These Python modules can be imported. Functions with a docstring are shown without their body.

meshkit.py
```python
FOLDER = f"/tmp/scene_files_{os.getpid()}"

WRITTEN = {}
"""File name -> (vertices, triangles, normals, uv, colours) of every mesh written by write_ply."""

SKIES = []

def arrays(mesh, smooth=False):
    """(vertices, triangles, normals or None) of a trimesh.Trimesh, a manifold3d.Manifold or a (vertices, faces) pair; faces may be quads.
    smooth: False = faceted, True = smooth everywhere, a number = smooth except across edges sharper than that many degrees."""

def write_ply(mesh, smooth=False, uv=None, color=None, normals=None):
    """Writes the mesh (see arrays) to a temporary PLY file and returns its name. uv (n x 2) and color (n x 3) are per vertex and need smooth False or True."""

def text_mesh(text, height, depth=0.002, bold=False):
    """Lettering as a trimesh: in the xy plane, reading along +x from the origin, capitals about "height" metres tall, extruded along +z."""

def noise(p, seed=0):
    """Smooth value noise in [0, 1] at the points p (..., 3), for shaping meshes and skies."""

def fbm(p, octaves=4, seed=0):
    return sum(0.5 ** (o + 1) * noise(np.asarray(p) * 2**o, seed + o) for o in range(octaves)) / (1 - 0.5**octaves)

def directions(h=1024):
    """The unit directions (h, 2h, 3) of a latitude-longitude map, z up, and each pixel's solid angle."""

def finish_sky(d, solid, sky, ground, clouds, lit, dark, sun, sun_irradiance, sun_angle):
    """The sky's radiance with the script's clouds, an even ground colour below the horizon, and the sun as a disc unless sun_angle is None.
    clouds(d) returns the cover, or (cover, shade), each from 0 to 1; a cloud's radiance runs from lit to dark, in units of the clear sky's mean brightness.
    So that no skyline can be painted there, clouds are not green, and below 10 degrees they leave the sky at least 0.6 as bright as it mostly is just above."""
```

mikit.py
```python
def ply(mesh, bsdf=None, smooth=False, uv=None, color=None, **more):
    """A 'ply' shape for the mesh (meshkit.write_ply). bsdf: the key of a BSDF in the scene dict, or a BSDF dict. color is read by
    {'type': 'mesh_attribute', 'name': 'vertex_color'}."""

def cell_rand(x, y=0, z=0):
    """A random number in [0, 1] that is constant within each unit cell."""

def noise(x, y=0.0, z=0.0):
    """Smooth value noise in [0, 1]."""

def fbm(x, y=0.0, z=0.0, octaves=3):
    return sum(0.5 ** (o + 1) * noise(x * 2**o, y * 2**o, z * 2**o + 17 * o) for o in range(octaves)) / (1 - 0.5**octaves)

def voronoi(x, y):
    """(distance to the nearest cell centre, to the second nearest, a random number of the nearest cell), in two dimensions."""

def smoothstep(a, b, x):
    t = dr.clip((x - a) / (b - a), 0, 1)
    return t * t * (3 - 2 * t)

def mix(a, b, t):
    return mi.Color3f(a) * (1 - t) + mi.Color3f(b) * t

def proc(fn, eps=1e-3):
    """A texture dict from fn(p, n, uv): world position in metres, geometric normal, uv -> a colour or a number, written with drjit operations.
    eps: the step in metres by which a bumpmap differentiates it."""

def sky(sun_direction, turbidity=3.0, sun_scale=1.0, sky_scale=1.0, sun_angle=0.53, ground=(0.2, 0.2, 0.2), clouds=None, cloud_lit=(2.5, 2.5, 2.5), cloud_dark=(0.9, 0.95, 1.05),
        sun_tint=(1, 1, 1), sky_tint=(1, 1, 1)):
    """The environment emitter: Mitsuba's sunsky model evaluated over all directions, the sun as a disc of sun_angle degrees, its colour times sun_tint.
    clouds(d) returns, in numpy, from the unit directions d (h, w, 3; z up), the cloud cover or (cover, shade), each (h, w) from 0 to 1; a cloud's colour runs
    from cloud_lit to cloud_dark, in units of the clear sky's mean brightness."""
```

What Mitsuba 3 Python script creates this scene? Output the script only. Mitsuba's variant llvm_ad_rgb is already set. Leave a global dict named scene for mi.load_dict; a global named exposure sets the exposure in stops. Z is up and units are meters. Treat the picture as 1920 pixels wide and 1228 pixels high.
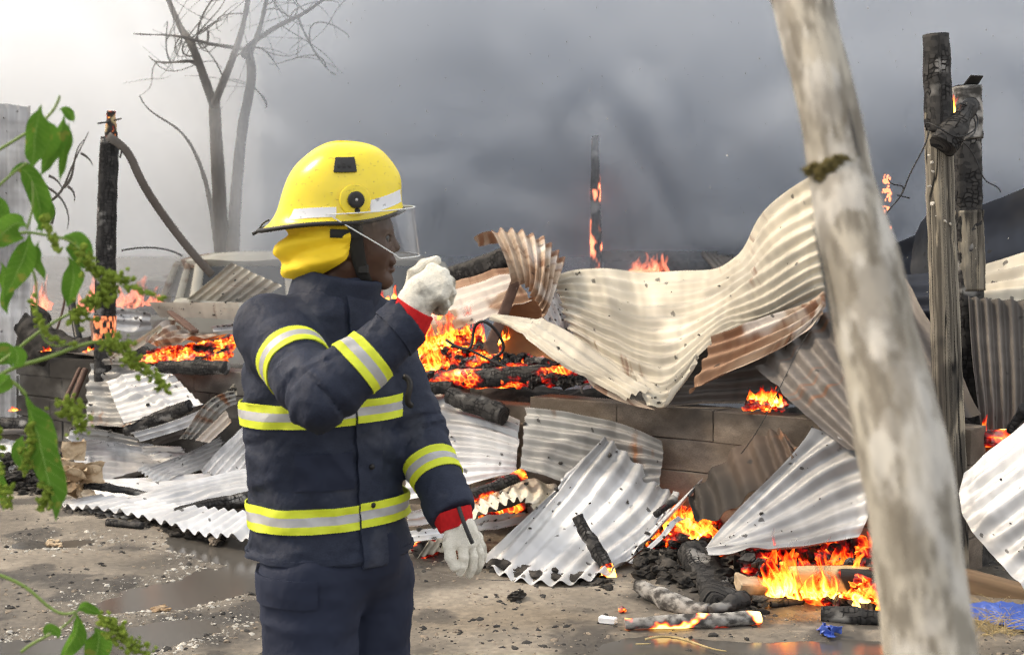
import math, random
import numpy as np, trimesh, mitsuba as mi, drjit as dr
import mikit, meshkit
from mikit import noise, fbm, voronoi, smoothstep, mix, cell_rand
from scipy.interpolate import RectBivariateSpline, CubicSpline

T = mi.ScalarTransform4f
scene, labels = {}, {}
rng = np.random.default_rng(11)

# ---------------------------------------------------------------- camera, daylight, exposure
FOCAL, EYE = 2500.0, 1.5                     # focal length in pixels of the 1920 wide photograph, camera height
TILT = math.atan(134 / FOCAL)
scene['camera'] = {'type': 'thinlens', 'fov': 2 * math.degrees(math.atan(960 / FOCAL)), 'fov_axis': 'x', 'aperture_radius': 0.0040, 'focus_distance': 4.3,
                   'near_clip': 0.05, 'far_clip': 3000.0,
                   'to_world': T().look_at(origin=[0, 0, EYE], target=[0, math.cos(TILT), EYE - math.sin(TILT)], up=[0, 0, 1])}
SUN = (-0.80, 0.05, 0.75)


def smoke_bank(d):
    """Overcast sky with the fire's smoke standing across the view."""
    az = np.degrees(np.arctan2(d[..., 0], d[..., 1]))
    el = np.degrees(np.arcsin(np.clip(d[..., 2], -1, 1)))
    n = meshkit.fbm(d * 9 + meshkit.fbm(d * 5, 3, 5)[..., None] * 2, 5, 3)
    plume = np.clip((az + 19) / 15, 0, 1) * np.clip((75 - az) / 30, 0, 1) * np.clip((62 - el) / 35, 0, 1)
    return np.ones(n.shape), np.clip(plume * (0.30 + 0.35 * n), 0, 0.46)


scene['sky'] = mikit.sky(SUN, turbidity=3, sun_scale=0.42, sun_angle=14, clouds=smoke_bank, cloud_lit=(2.5, 2.5, 2.5), cloud_dark=(0.42, 0.44, 0.49),
                         ground=(0.16, 0.15, 0.13))
exposure = 2.55

# ---------------------------------------------------------------- helpers
def ray(px, py):
    u = (614 - py) / FOCAL
    return np.array([(px - 960) / FOCAL, math.cos(TILT) + u * math.sin(TILT), -math.sin(TILT) + u * math.cos(TILT)])


def P(px, py, Y):
    """The world point seen at a pixel of the photograph, Y metres in front."""
    d = ray(px, py)
    return np.array([0, 0, EYE]) + d * (Y / d[1])


def G(px, py, z=0.0):
    """The world point seen at a pixel, at height z."""
    d = ray(px, py)
    return np.array([0, 0, EYE]) + d * ((z - EYE) / d[2])


def key_for(name):
    if name not in scene and not any(k.startswith(name + '__') for k in scene):
        return name
    i = 1
    while '%s_%03d' % (name, i) in scene or any(k.startswith('%s_%03d__' % (name, i)) for k in scene):
        i += 1
    return '%s_%03d' % (name, i)


def tag(key, label=None, cat=None, group=None, kind=None):
    labels[key] = {k: v for k, v in dict(label=label, category=cat, group=group, kind=kind).items() if v}
    return key


def put(name, mesh, bsdf, smooth=30, uv=None, color=None, label=None, cat=None, group=None, kind=None, parent=None, glow=None, key=None):
    """One entry of the scene; a part when it has a parent."""
    k = key or (parent + '__' + name if parent else name)
    k = k if key and key not in scene else key_for(k)
    more = {'emitter': {'type': 'area', 'radiance': glow}} if glow is not None else {}
    scene[k] = mikit.ply(mesh, bsdf, smooth=smooth, uv=uv, color=color, **more)
    if label or cat or group or kind:
        tag(k, label, cat, group, kind)
    return k


def grid_faces(nu, nv, closed=False):
    i, j = np.meshgrid(np.arange(nu - 1), np.arange(nv if closed else nv - 1), indexing='ij')
    a = (i * nv + j).ravel()
    b = (i * nv + (j + 1) % nv).ravel()
    return np.stack([a, a + nv, b + nv, b], 1) if not closed else np.stack([a, a + nv, b + nv, b], 1)


def vnormals(v, f):
    n = np.zeros_like(v)
    if f.shape[1] == 4:
        fn = np.cross(v[f[:, 2]] - v[f[:, 0]], v[f[:, 3]] - v[f[:, 1]])
    else:
        fn = np.cross(v[f[:, 1]] - v[f[:, 0]], v[f[:, 2]] - v[f[:, 0]])
    for k in range(f.shape[1]):
        np.add.at(n, f[:, k], fn)
    return n / np.maximum(np.linalg.norm(n, axis=1, keepdims=True), 1e-12)


def tri(f):
    return f if f.shape[1] == 3 else np.vstack([f[:, [0, 1, 2]], f[:, [0, 2, 3]]])


def solidify(v, f, t, uv=None, n=None):
    """Gives a surface the thickness t, inwards; its rim has vertices of its own."""
    n = vnormals(v, f) if n is None else n
    f = tri(f)
    N = len(v)
    e = np.vstack([f[:, [0, 1]], f[:, [1, 2]], f[:, [2, 0]]])
    code = e[:, 0].astype(np.int64) * (N + 1) + e[:, 1]
    rev = e[:, 1].astype(np.int64) * (N + 1) + e[:, 0]
    rim = e[~np.isin(code, rev)]
    low = v - n * t
    k = len(rim)
    rv = np.vstack([v[rim[:, 0]], v[rim[:, 1]], low[rim[:, 0]], low[rim[:, 1]]])
    b = 2 * N + np.arange(k)
    rf = np.vstack([np.stack([b, b + 2 * k, b + k], 1), np.stack([b + k, b + 2 * k, b + 3 * k], 1)])
    V = np.vstack([v, low, rv])
    Fc = np.vstack([f, f[:, ::-1] + N, rf])
    if uv is None:
        return (V, Fc)
    return (V, Fc), np.vstack([uv, uv, uv[rim[:, 0]], uv[rim[:, 1]], uv[rim[:, 0]], uv[rim[:, 1]]])


def surface(net, nu, nv):
    """A smooth surface through a net of 3D points: rows run along v, columns along u."""
    net = np.asarray(net, float)
    r, c = net.shape[:2]
    vv, uu = np.linspace(0, 1, r), np.linspace(0, 1, c)
    gv, gu = np.linspace(0, 1, nv), np.linspace(0, 1, nu)
    return lambda v, u: np.stack([RectBivariateSpline(vv, uu, net[..., k], kx=min(r - 1, 3), ky=min(c - 1, 3), s=0).ev(v, u) for k in range(3)], -1)


def sheet(net, waves, amp=0.011, ridges='u', rag=(0.02, 0.02, 0.01, 0.01), dent=0.012, hole=0.0, seed=0, thick=0.0016, ext=None, fade=None, holes=()):
    """A sheet of corrugated iron. ridges: the direction in which its ridges run. rag: how torn the u0, u1, v0, v1 edges are (fraction of the span)."""
    ext_u = np.linalg.norm(np.diff(np.asarray(net, float), axis=1), axis=2).sum(1).mean()
    ext_v = np.linalg.norm(np.diff(np.asarray(net, float), axis=0), axis=2).sum(0).mean()
    fine, coarse = int(waves * 11) + 1, 46
    nu, nv = (coarse, fine) if ridges == 'u' else (fine, coarse)
    nu, nv = max(nu, 30), max(nv, 30)
    s = surface(net, nu, nv)
    V, U = np.meshgrid(np.linspace(0, 1, nv), np.linspace(0, 1, nu), indexing='ij')
    o = np.full_like(U, seed * 7.31)

    def tear(t, k, w):
        q = np.stack([t * w, o * 0 + k * 9.7, o], -1)
        return np.clip(meshkit.fbm(q, 4, seed) * 2 - 0.55, 0, 1.3)
    u0 = rag[0] * tear(V, 1, ext_v * 9)
    u1 = 1 - rag[1] * tear(V, 2, ext_v * 9)
    U2 = u0 + (u1 - u0) * U
    v0 = rag[2] * tear(U, 3, ext_u * 9)
    v1 = 1 - rag[3] * tear(U, 4, ext_u * 9)
    V2 = v0 + (v1 - v0) * V
    p = s(V2, U2)
    f = grid_faces(nv, nu)
    flat = p.reshape(-1, 3)
    n = vnormals(flat, f).reshape(p.shape)
    if n[..., 1].mean() > 0:
        n = -n
    a = amp * (0.75 + 0.5 * meshkit.fbm(np.stack([U2 * 3, V2 * 3, o], -1), 3, 5))
    if fade is not None:
        a = a * fade(U2, V2)
    w = V2 if ridges == 'u' else U2
    along = U2 if ridges == 'u' else V2
    wob = 0.09 / max(waves, 1) * (meshkit.fbm(np.stack([along * 4, w * 1.2, o + 3], -1), 3, 9) - 0.5)
    h = a * np.cos(2 * np.pi * waves * (w + wob))
    h += dent * 2 * (meshkit.fbm(np.stack([U2 * ext_u * 2.4, V2 * ext_v * 2.4, o + 11], -1), 4, 3) - 0.5)
    cr = 1 - np.abs(2 * meshkit.fbm(np.stack([U2 * ext_u * 1.9, V2 * ext_v * 1.9, o + 23], -1), 2, 13) - 1)
    h += dent * 1.5 * np.clip((cr - 0.86) / 0.14, 0, 1)
    h += 0.0022 * (meshkit.noise(np.stack([U2 * ext_u * 26, V2 * ext_v * 26, o], -1), 4) - 0.5)
    p = p + n * h[..., None]
    keep = np.ones(len(f), bool)
    cu, cv = (U2.ravel()[f].mean(1) * ext_u, V2.ravel()[f].mean(1) * ext_v)
    if hole > 0:
        q = meshkit.fbm(np.stack([cu * 13, cv * 13, np.full_like(cu, seed * 3.7)], -1), 3, 21)
        keep &= q < 1 - hole
    for (hu, hv, r) in holes:
        keep &= np.hypot(cu - hu * ext_u, cv - hv * ext_v) > r * (0.7 + 0.6 * meshkit.noise(np.stack([cu * 40, cv * 40, cu * 0], -1), 2))
    f = f[keep]
    uv = np.stack([U2 * ext_u, V2 * ext_v], -1).reshape(-1, 2) if ridges == 'u' else np.stack([V2 * ext_v, U2 * ext_u], -1).reshape(-1, 2)
    uv = uv + np.array([seed * 3.17 % 40, seed * 5.71 % 40])
    return solidify(p.reshape(-1, 3), f, thick, uv)


def put_sheet(net, waves, mat, label, name='corrugated_sheet', group=None, cat='metal sheet', parent=None, **k):
    m, uv = sheet(net, waves, **k)
    return put(name, m, mat, smooth=True, uv=uv, label=label, cat=cat, group=group, parent=parent)


def smooth_path(pts, n):
    pts = np.asarray(pts, float)
    if len(pts) == 2:
        return pts[0] + np.linspace(0, 1, n)[:, None] * (pts[1] - pts[0])
    t = np.concatenate([[0], np.cumsum(np.linalg.norm(np.diff(pts, axis=0), axis=1))])
    return CubicSpline(t / t[-1], pts)(np.linspace(0, 1, n))


def tube(pts, radii, n=24, sides=12, rough=0.0, freq=20.0, seed=0, square=None, twist=0.0, caps=True, uv0=0.0, flat=1.0, up=(0, 0, 1), octaves=3):
    """A tube along a smooth path: radii given at even steps; square: superellipse power for squared timber; flat: height over width."""
    c = smooth_path(pts, n)
    r = np.interp(np.linspace(0, 1, n), np.linspace(0, 1, len(np.atleast_1d(radii))), np.atleast_1d(radii))
    t = np.gradient(c, axis=0)
    t /= np.linalg.norm(t, axis=1, keepdims=True)
    x = np.cross(np.asarray(up, float), t[0])
    if np.linalg.norm(x) < 1e-3:
        x = np.cross([1.0, 0, 0], t[0])
    X, Yv = [], []
    for k in range(n):
        x = x - t[k] * (x @ t[k])
        x /= np.linalg.norm(x)
        X.append(x.copy())
        Yv.append(np.cross(t[k], x))
    X, Yv = np.array(X), np.array(Yv)
    a = np.linspace(0, 2 * np.pi, sides, endpoint=False)
    ca, sa = np.cos(a), np.sin(a)
    if square:
        k = (np.abs(ca) ** square + np.abs(sa) ** square) ** (-1 / square)
        ca, sa = ca * k, sa * k
    v = c[:, None] + r[:, None, None] * (ca[None, :, None] * X[:, None] + flat * sa[None, :, None] * Yv[:, None])
    if rough:
        q = meshkit.fbm(v * freq + seed * 5.3, octaves, seed) - 0.5
        d = v - c[:, None]
        v = v + d / np.maximum(np.linalg.norm(d, axis=-1, keepdims=True), 1e-9) * (q * 2 * rough)[..., None]
    L = np.linalg.norm(np.diff(c, axis=0), axis=1).sum()
    f = grid_faces(n, sides, True)
    V = v.reshape(-1, 3)
    uv = np.stack([np.repeat(np.linspace(0, L, n), sides) + uv0, np.tile(a / (2 * np.pi), n) * 2 * np.pi * r.mean() + seed * 1.7], -1)
    f = tri(f)
    if caps:
        V = np.vstack([V, c[0] - t[0] * r[0] * 0.08, c[-1] + t[-1] * r[-1] * 0.08])
        uv = np.vstack([uv, uv[0], uv[-1]])
        N = n * sides
        i = np.arange(sides)
        f = np.vstack([f, np.stack([np.full(sides, N), i, (i + 1) % sides], 1), np.stack([np.full(sides, N + 1), (n - 1) * sides + (i + 1) % sides, (n - 1) * sides + i], 1)])
    # outward orientation
    m = trimesh.Trimesh(V, f, process=False)
    if m.volume < 0:
        f = f[:, ::-1]
    return (V, f), uv


def join(*ms):
    """Several (vertices, triangles) as one."""
    vs, fs, at = [], [], 0
    for v, f in ms:
        vs.append(np.asarray(v, float))
        fs.append(tri(np.asarray(f)) + at)
        at += len(v)
    return np.vstack(vs), np.vstack(fs)


def put_tube(name, pts, radii, mat, label=None, cat=None, parent=None, group=None, kind=None, glow=None, smooth=True, **k):
    m, uv = tube(pts, radii, **k)
    return put(name, m, mat, smooth=smooth, uv=uv, label=label, cat=cat, parent=parent, group=group, kind=kind, glow=glow)


ICO = trimesh.creation.icosphere(1, 1.0)
OCT = trimesh.creation.icosahedron()


def chips(points, sizes, seed=0, flat=0.6, base=OCT, aspect=0.6):
    """Many small irregular lumps as one mesh."""
    r = np.random.default_rng(seed)
    n, k = len(points), len(base.vertices)
    q = r.normal(size=(n, 4))
    q /= np.linalg.norm(q, axis=1, keepdims=True)
    w, x, y, z = q.T
    R = np.stack([1 - 2 * (y * y + z * z), 2 * (x * y - z * w), 2 * (x * z + y * w), 2 * (x * y + z * w), 1 - 2 * (x * x + z * z), 2 * (y * z - x * w),
                  2 * (x * z - y * w), 2 * (y * z + x * w), 1 - 2 * (x * x + y * y)], -1).reshape(n, 3, 3)
    b = base.vertices[None] * (0.55 + 0.75 * r.random((n, k, 1))) * (aspect + (1.25 - aspect) * r.random((n, 1, 3)))
    v = np.einsum('nij,nkj->nki', R, b) * np.asarray(sizes)[:, None, None]
    v[..., 2] *= flat
    v += np.asarray(points)[:, None]
    f = base.faces[None] + (np.arange(n) * k)[:, None, None]
    return v.reshape(-1, 3), f.reshape(-1, 3)


def box_at(center, size, rot=None, bevel=0.0, rough=0.0, seed=0, div=1):
    """A box with chamfered edges, its faces slightly uneven."""
    sx, sy, sz = np.asarray(size) / 2
    b = bevel or 0.04 * min(size)
    pts = np.array([[x * (sx - (a != 0) * b), y * (sy - (a != 1) * b), z * (sz - (a != 2) * b)] for a in range(3) for x in (-1, 1) for y in (-1, 1) for z in (-1, 1)])
    m = trimesh.convex.convex_hull(pts)
    for _ in range(div):
        m = m.subdivide()
    v = np.array(m.vertices)
    if rough:
        v = v + (meshkit.noise(v * 23 + seed * 3.1, seed)[:, None] - 0.5) * 2 * rough * np.sign(v)
    if rot is not None:
        v = v @ np.asarray(rot).T
    return v + np.asarray(center), np.array(m.faces)


def frame(x, up=(0, 0, 1)):
    """Rotation whose first column is x, the third near up."""
    x = np.asarray(x, float)
    x = x / np.linalg.norm(x)
    y = np.cross(up, x)
    y /= np.linalg.norm(y)
    return np.stack([x, y, np.cross(x, y)], 1)


def isosurface(fn, lo, hi, h, coords=None):
    """Surface nets: the zero surface of a signed distance, from a grid of spacing h (or coordinates given per axis)."""
    c = coords or [np.arange(lo[k], hi[k] + h, h) for k in range(3)]
    X = np.stack(np.meshgrid(*c, indexing='ij'), -1)
    d = fn(X.reshape(-1, 3)).reshape(X.shape[:3])
    s = d < 0
    n = np.array(d.shape) - 1
    corner = [np.array(o) for o in np.ndindex(2, 2, 2)]
    sl = lambda a, o: a[o[0]:o[0] + n[0], o[1]:o[1] + n[1], o[2]:o[2] + n[2]]
    cnt = sum(sl(s, o).astype(int) for o in corner)
    act = (cnt > 0) & (cnt < 8)
    pos, wt = np.zeros(act.sum().astype(int) and (act.sum(), 3)), np.zeros(act.sum())
    D = [sl(d, o)[act] for o in corner]
    Q = [sl(X, o)[act] for o in corner]
    for i in range(8):
        for j in range(i + 1, 8):
            if np.abs(corner[i] - corner[j]).sum() == 1:
                cross = (D[i] < 0) != (D[j] < 0)
                t = np.where(cross, D[i] / np.where(cross, D[i] - D[j], 1), 0)
                pos += np.where(cross[:, None], Q[i] + t[:, None] * (Q[j] - Q[i]), 0)
                wt += cross
    pos /= wt[:, None]
    idx = np.full(act.shape, -1)
    idx[act] = np.arange(act.sum())
    faces = []
    for ax in range(3):
        b, c2 = (ax + 1) % 3, (ax + 2) % 3
        m = [slice(1, -1)] * 3
        m[ax] = slice(0, None)
        A = [slice(1, s.shape[k] - 1) for k in range(3)]
        A[ax] = slice(0, s.shape[ax] - 1)
        B = list(A)
        B[ax] = slice(1, s.shape[ax])
        ch = s[tuple(A)] != s[tuple(B)]
        inside = s[tuple(A)][ch]
        ijk = np.argwhere(ch)
        off = np.array([1, 1, 1])
        off[ax] = 0
        ijk = ijk + off

        def at(db, dc):
            q = ijk.copy()
            q[:, b] += db
            q[:, c2] += dc
            return idx[q[:, 0], q[:, 1], q[:, 2]]
        quad = np.stack([at(-1, -1), at(0, -1), at(0, 0), at(-1, 0)], 1)
        quad = np.where(inside[:, None], quad, quad[:, ::-1])
        faces.append(quad)
    f = np.vstack(faces)
    f = f[(f >= 0).all(1)]
    return pos, tri(f)


def rgb(*c):
    return {'type': 'rgb', 'value': list(c)}

# ---------------------------------------------------------------- materials
def mat(key, two=True, **b):
    scene[key] = {'type': 'twosided', 'bsdf': b} if two else b
    return key


def pr(key, color, rough=0.6, bump=None, bscale=1.0, eps=1e-3, **k):
    """A principled material, its colour a value or a function of (p, n, uv)."""
    b = {'type': 'principled', 'base_color': mikit.proc(color) if callable(color) else rgb(*color), 'roughness': mikit.proc(rough) if callable(rough) else rough, **k}
    if bump:
        b = {'type': 'bumpmap', 'bsdf': b, 'arbitrary': mikit.proc(bump, eps), 'scale': bscale}
    scene[key] = {'type': 'twosided', 'bsdf': b}
    return key


def iron(key, base, second, soot=0.35, rustc=(0.20, 0.10, 0.055), rust=0.0, metallic=0.28, rough=0.48, seed=0.0, ash=0.25):
    """Burnt corrugated iron: uneven zinc or paint, streaks across the sheet, soot patches, rust, black specks."""
    def col(p, n, uv):
        u, v = uv.x + seed, uv.y + seed
        a = fbm(u * 2.3, v * 3.7, seed, 4)
        c = mix(base, second, smoothstep(0.38, 0.66, a))
        st = noise(u * 34, v * 5, 3)
        c = c * (0.88 + 0.24 * st)
        e = fbm(u * 1.7 + 9, v * 2.6 + 4, 7, 4)
        if rust > 0:
            band = fbm(u * 26, v * 3.5, 5, 3)
            c = mix(c, rustc, smoothstep(0.72 - rust, 0.86 - rust, 0.55 * e + 0.5 * band))
        if ash > 0:
            c = mix(c, (0.74, 0.73, 0.70), ash * smoothstep(0.5, 0.62, fbm(u * 5.1 + 3, v * 4.2, 2, 3)))
        f = fbm(u * 2.1 + 21, v * 3.3 + 2, 9, 4)
        c = mix(c, (0.07, 0.065, 0.06), soot * smoothstep(0.50, 0.70, f))
        d1, d2, w = voronoi(u * 16, v * 16)
        c = mix(c, (0.03, 0.028, 0.026), smoothstep(0.16, 0.06, d1 + 0.35 * (noise(u * 70, v * 70, 1) - 0.5)) * dr.select(w < 0.09, 0.8, 0.0))
        return c
    return pr(key, col, rough, metallic=metallic, specular=0.4)


iron('zinc', (0.61, 0.615, 0.63), (0.40, 0.405, 0.42), soot=0.45, seed=0.0)
iron('zinc_pale', (0.66, 0.665, 0.68), (0.50, 0.505, 0.52), soot=0.16, seed=23.0)
iron('scorched_iron', (0.085, 0.06, 0.045), (0.035, 0.029, 0.025), soot=0.5, rust=0.10, seed=27.0, metallic=0.0, rough=0.75, ash=0.0)
iron('zinc_dull', (0.30, 0.30, 0.29), (0.19, 0.185, 0.18), soot=0.6, rust=0.10, seed=3.0, metallic=0.2, rough=0.5, ash=0.15)
iron('cream_iron', (0.57, 0.52, 0.42), (0.43, 0.395, 0.325), soot=0.45, rust=0.02, seed=5.0, metallic=0.05, rough=0.52, ash=0.1)
iron('rust_iron', (0.42, 0.33, 0.25), (0.26, 0.15, 0.09), soot=0.25, rust=0.22, seed=8.0, metallic=0.05, rough=0.55, ash=0.5)
iron('dark_iron', (0.15, 0.135, 0.125), (0.085, 0.075, 0.07), soot=0.5, rust=0.05, seed=12.0, metallic=0.15, rough=0.55, ash=0.0)
iron('black_iron', (0.036, 0.042, 0.058), (0.018, 0.022, 0.034), soot=0.6, seed=15.0, metallic=0.1, rough=0.5, ash=0.0)


def char_cells(u, v):
    u = u + 1.3 * (fbm(u * 0.6, v * 0.6, 3, 2) - 0.5)
    v = v + 1.6 * (fbm(u * 0.5, v * 0.4, 7, 2) - 0.5)
    col = dr.floor(v)
    u = u + 7.3 * cell_rand(col, 2)
    fu, fv = u - dr.floor(u), v - col
    g = dr.minimum(dr.minimum(fu, 1 - fu), dr.minimum(fv, 1 - fv) * 1.2) + 0.45 * smoothstep(0.42, 0.62, fbm(u * 0.35, v * 0.3, 4, 3))
    return g * 1.3, cell_rand(dr.floor(u), col, 5)


def char_col(p, n, uv):
    g, w = char_cells(uv.x * 50, uv.y * 40)
    c = mix((0.010, 0.010, 0.011), (0.045, 0.043, 0.042), w * smoothstep(0.02, 0.3, g))
    a = fbm(p.x * 9, p.y * 9, p.z * 9, 3)
    return mix(c, (0.30, 0.295, 0.285), 0.75 * smoothstep(0.60, 0.74, a) * smoothstep(0.1, 0.3, g))


def char_bump(p, n, uv):
    g, w = char_cells(uv.x * 50, uv.y * 40)
    return 0.006 * smoothstep(0.0, 0.22, g) + 0.003 * w


pr('char', char_col, 0.65, bump=char_bump, specular=0.35)
pr('soot', lambda p, n, uv: mix((0.018, 0.017, 0.016), (0.07, 0.064, 0.058), smoothstep(0.35, 0.7, fbm(p.x * 14, p.y * 14, p.z * 14, 4))), 0.85, specular=0.2)
pr('ash', lambda p, n, uv: mix((0.05, 0.048, 0.046), (0.34, 0.33, 0.315), smoothstep(0.3, 0.75, fbm(p.x * 34, p.y * 34, p.z * 34, 4))), 0.9, specular=0.2)


def post_col(p, n, uv):
    g = fbm(uv.x * 2.2, uv.y * 60, 1, 3)
    c = mix((0.070, 0.063, 0.053), (0.22, 0.20, 0.165), smoothstep(0.3, 0.7, g))
    c = mix(c, (0.34, 0.30, 0.23), 0.8 * smoothstep(0.62, 0.74, fbm(uv.x * 5 + 3, uv.y * 34, 4, 3)))
    c = mix(c, (0.012, 0.012, 0.014), smoothstep(0.50, 0.64, fbm(p.z * 3.1, p.x * 9, 3, 4)) * 0.7)
    crack = dr.abs(noise(uv.x * 1.3, uv.y * 42, 9) - 0.5)
    return mix((0.008, 0.008, 0.008), c, smoothstep(0.0, 0.045, crack))


pr('post_wood', post_col, 0.8, bump=lambda p, n, uv: 0.004 * fbm(uv.x * 3, uv.y * 70, 2, 3) + 0.006 * smoothstep(0.0, 0.05, dr.abs(noise(uv.x * 1.3, uv.y * 42, 9) - 0.5)), specular=0.25)


def pole_col(p, n, uv):
    g = fbm(uv.x * 24, uv.y * 115, 1, 4)
    c = mix((0.15, 0.136, 0.112), (0.35, 0.328, 0.28), smoothstep(0.30, 0.66, g))
    c = mix(c, (0.50, 0.49, 0.465), 0.6 * smoothstep(0.50, 0.66, fbm(uv.x * 15 + 2, uv.y * 34, 5, 5)))
    c = mix(c, (0.12, 0.105, 0.082), 0.6 * smoothstep(0.50, 0.66, fbm(uv.x * 13 + 7, uv.y * 30, 8, 5)))
    return c


pr('pole_wood', pole_col, 0.6, bump=lambda p, n, uv: 0.003 * fbm(uv.x * 8, uv.y * 60, 2, 3), specular=0.3)
pr('moss', lambda p, n, uv: mix((0.045, 0.04, 0.02), (0.15, 0.125, 0.05), fbm(p.x * 150, p.y * 150, p.z * 150, 2)), 0.95, specular=0.1)
pr('plank', lambda p, n, uv: mix(mix((0.36, 0.27, 0.14), (0.50, 0.40, 0.22), fbm(uv.x * 4, uv.y * 50, 1, 3)), (0.018, 0.016, 0.015), smoothstep(0.50, 0.57, fbm(uv.x * 7 + 3, uv.y * 9, 4, 4))), 0.7)
pr('brown_wood', lambda p, n, uv: mix((0.13, 0.085, 0.05), (0.24, 0.165, 0.10), fbm(uv.x * 3, uv.y * 40, 1, 3)), 0.65)
pr('rust_bar', lambda p, n, uv: mix((0.075, 0.045, 0.035), (0.17, 0.10, 0.075), fbm(p.x * 22, p.y * 22, p.z * 22, 4)), 0.75, metallic=0.1)
pr('grey_bar', lambda p, n, uv: mix((0.10, 0.09, 0.085), (0.17, 0.155, 0.14), fbm(p.x * 14, p.y * 14, p.z * 14, 3)), 0.6, metallic=0.3)
pr('black_metal', (0.015, 0.015, 0.016), 0.45, metallic=0.3)


def block_col(tone, base=(0.125, 0.102, 0.082), top=(0.225, 0.19, 0.157)):
    def col(p, n, uv):
        a = fbm(p.x * 6, p.y * 6, p.z * 9, 4)
        c = mix(base, top, smoothstep(0.3, 0.7, a)) * tone
        c = c * (0.82 + 0.36 * noise(p.x * 160, p.y * 160, p.z * 160))
        return mix(c, (0.035, 0.032, 0.03), 0.85 * smoothstep(0.44, 0.66, fbm(p.x * 2.1 + 5, p.y * 2.1, p.z * 2.6, 5)))
    return col


for i, t in enumerate((0.88, 1.0, 1.14)):
    pr('concrete_%d' % i, block_col(t), 0.9, specular=0.15)
pr('concrete_grey', block_col(1.0, (0.085, 0.082, 0.077), (0.17, 0.165, 0.155)), 0.9, specular=0.15)
pr('mortar', lambda p, n, uv: mix((0.085, 0.074, 0.062), (0.16, 0.14, 0.12), fbm(p.x * 30, p.y * 30, p.z * 30, 3)), 0.95, specular=0.1)


# wet trampled earth: the wetter patches are darker and shinier
def wetness(p):
    w = fbm(p.x * 0.9 + 3, p.y * 0.9, 2, 4)
    return smoothstep(0.40, 0.58, w)


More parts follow.
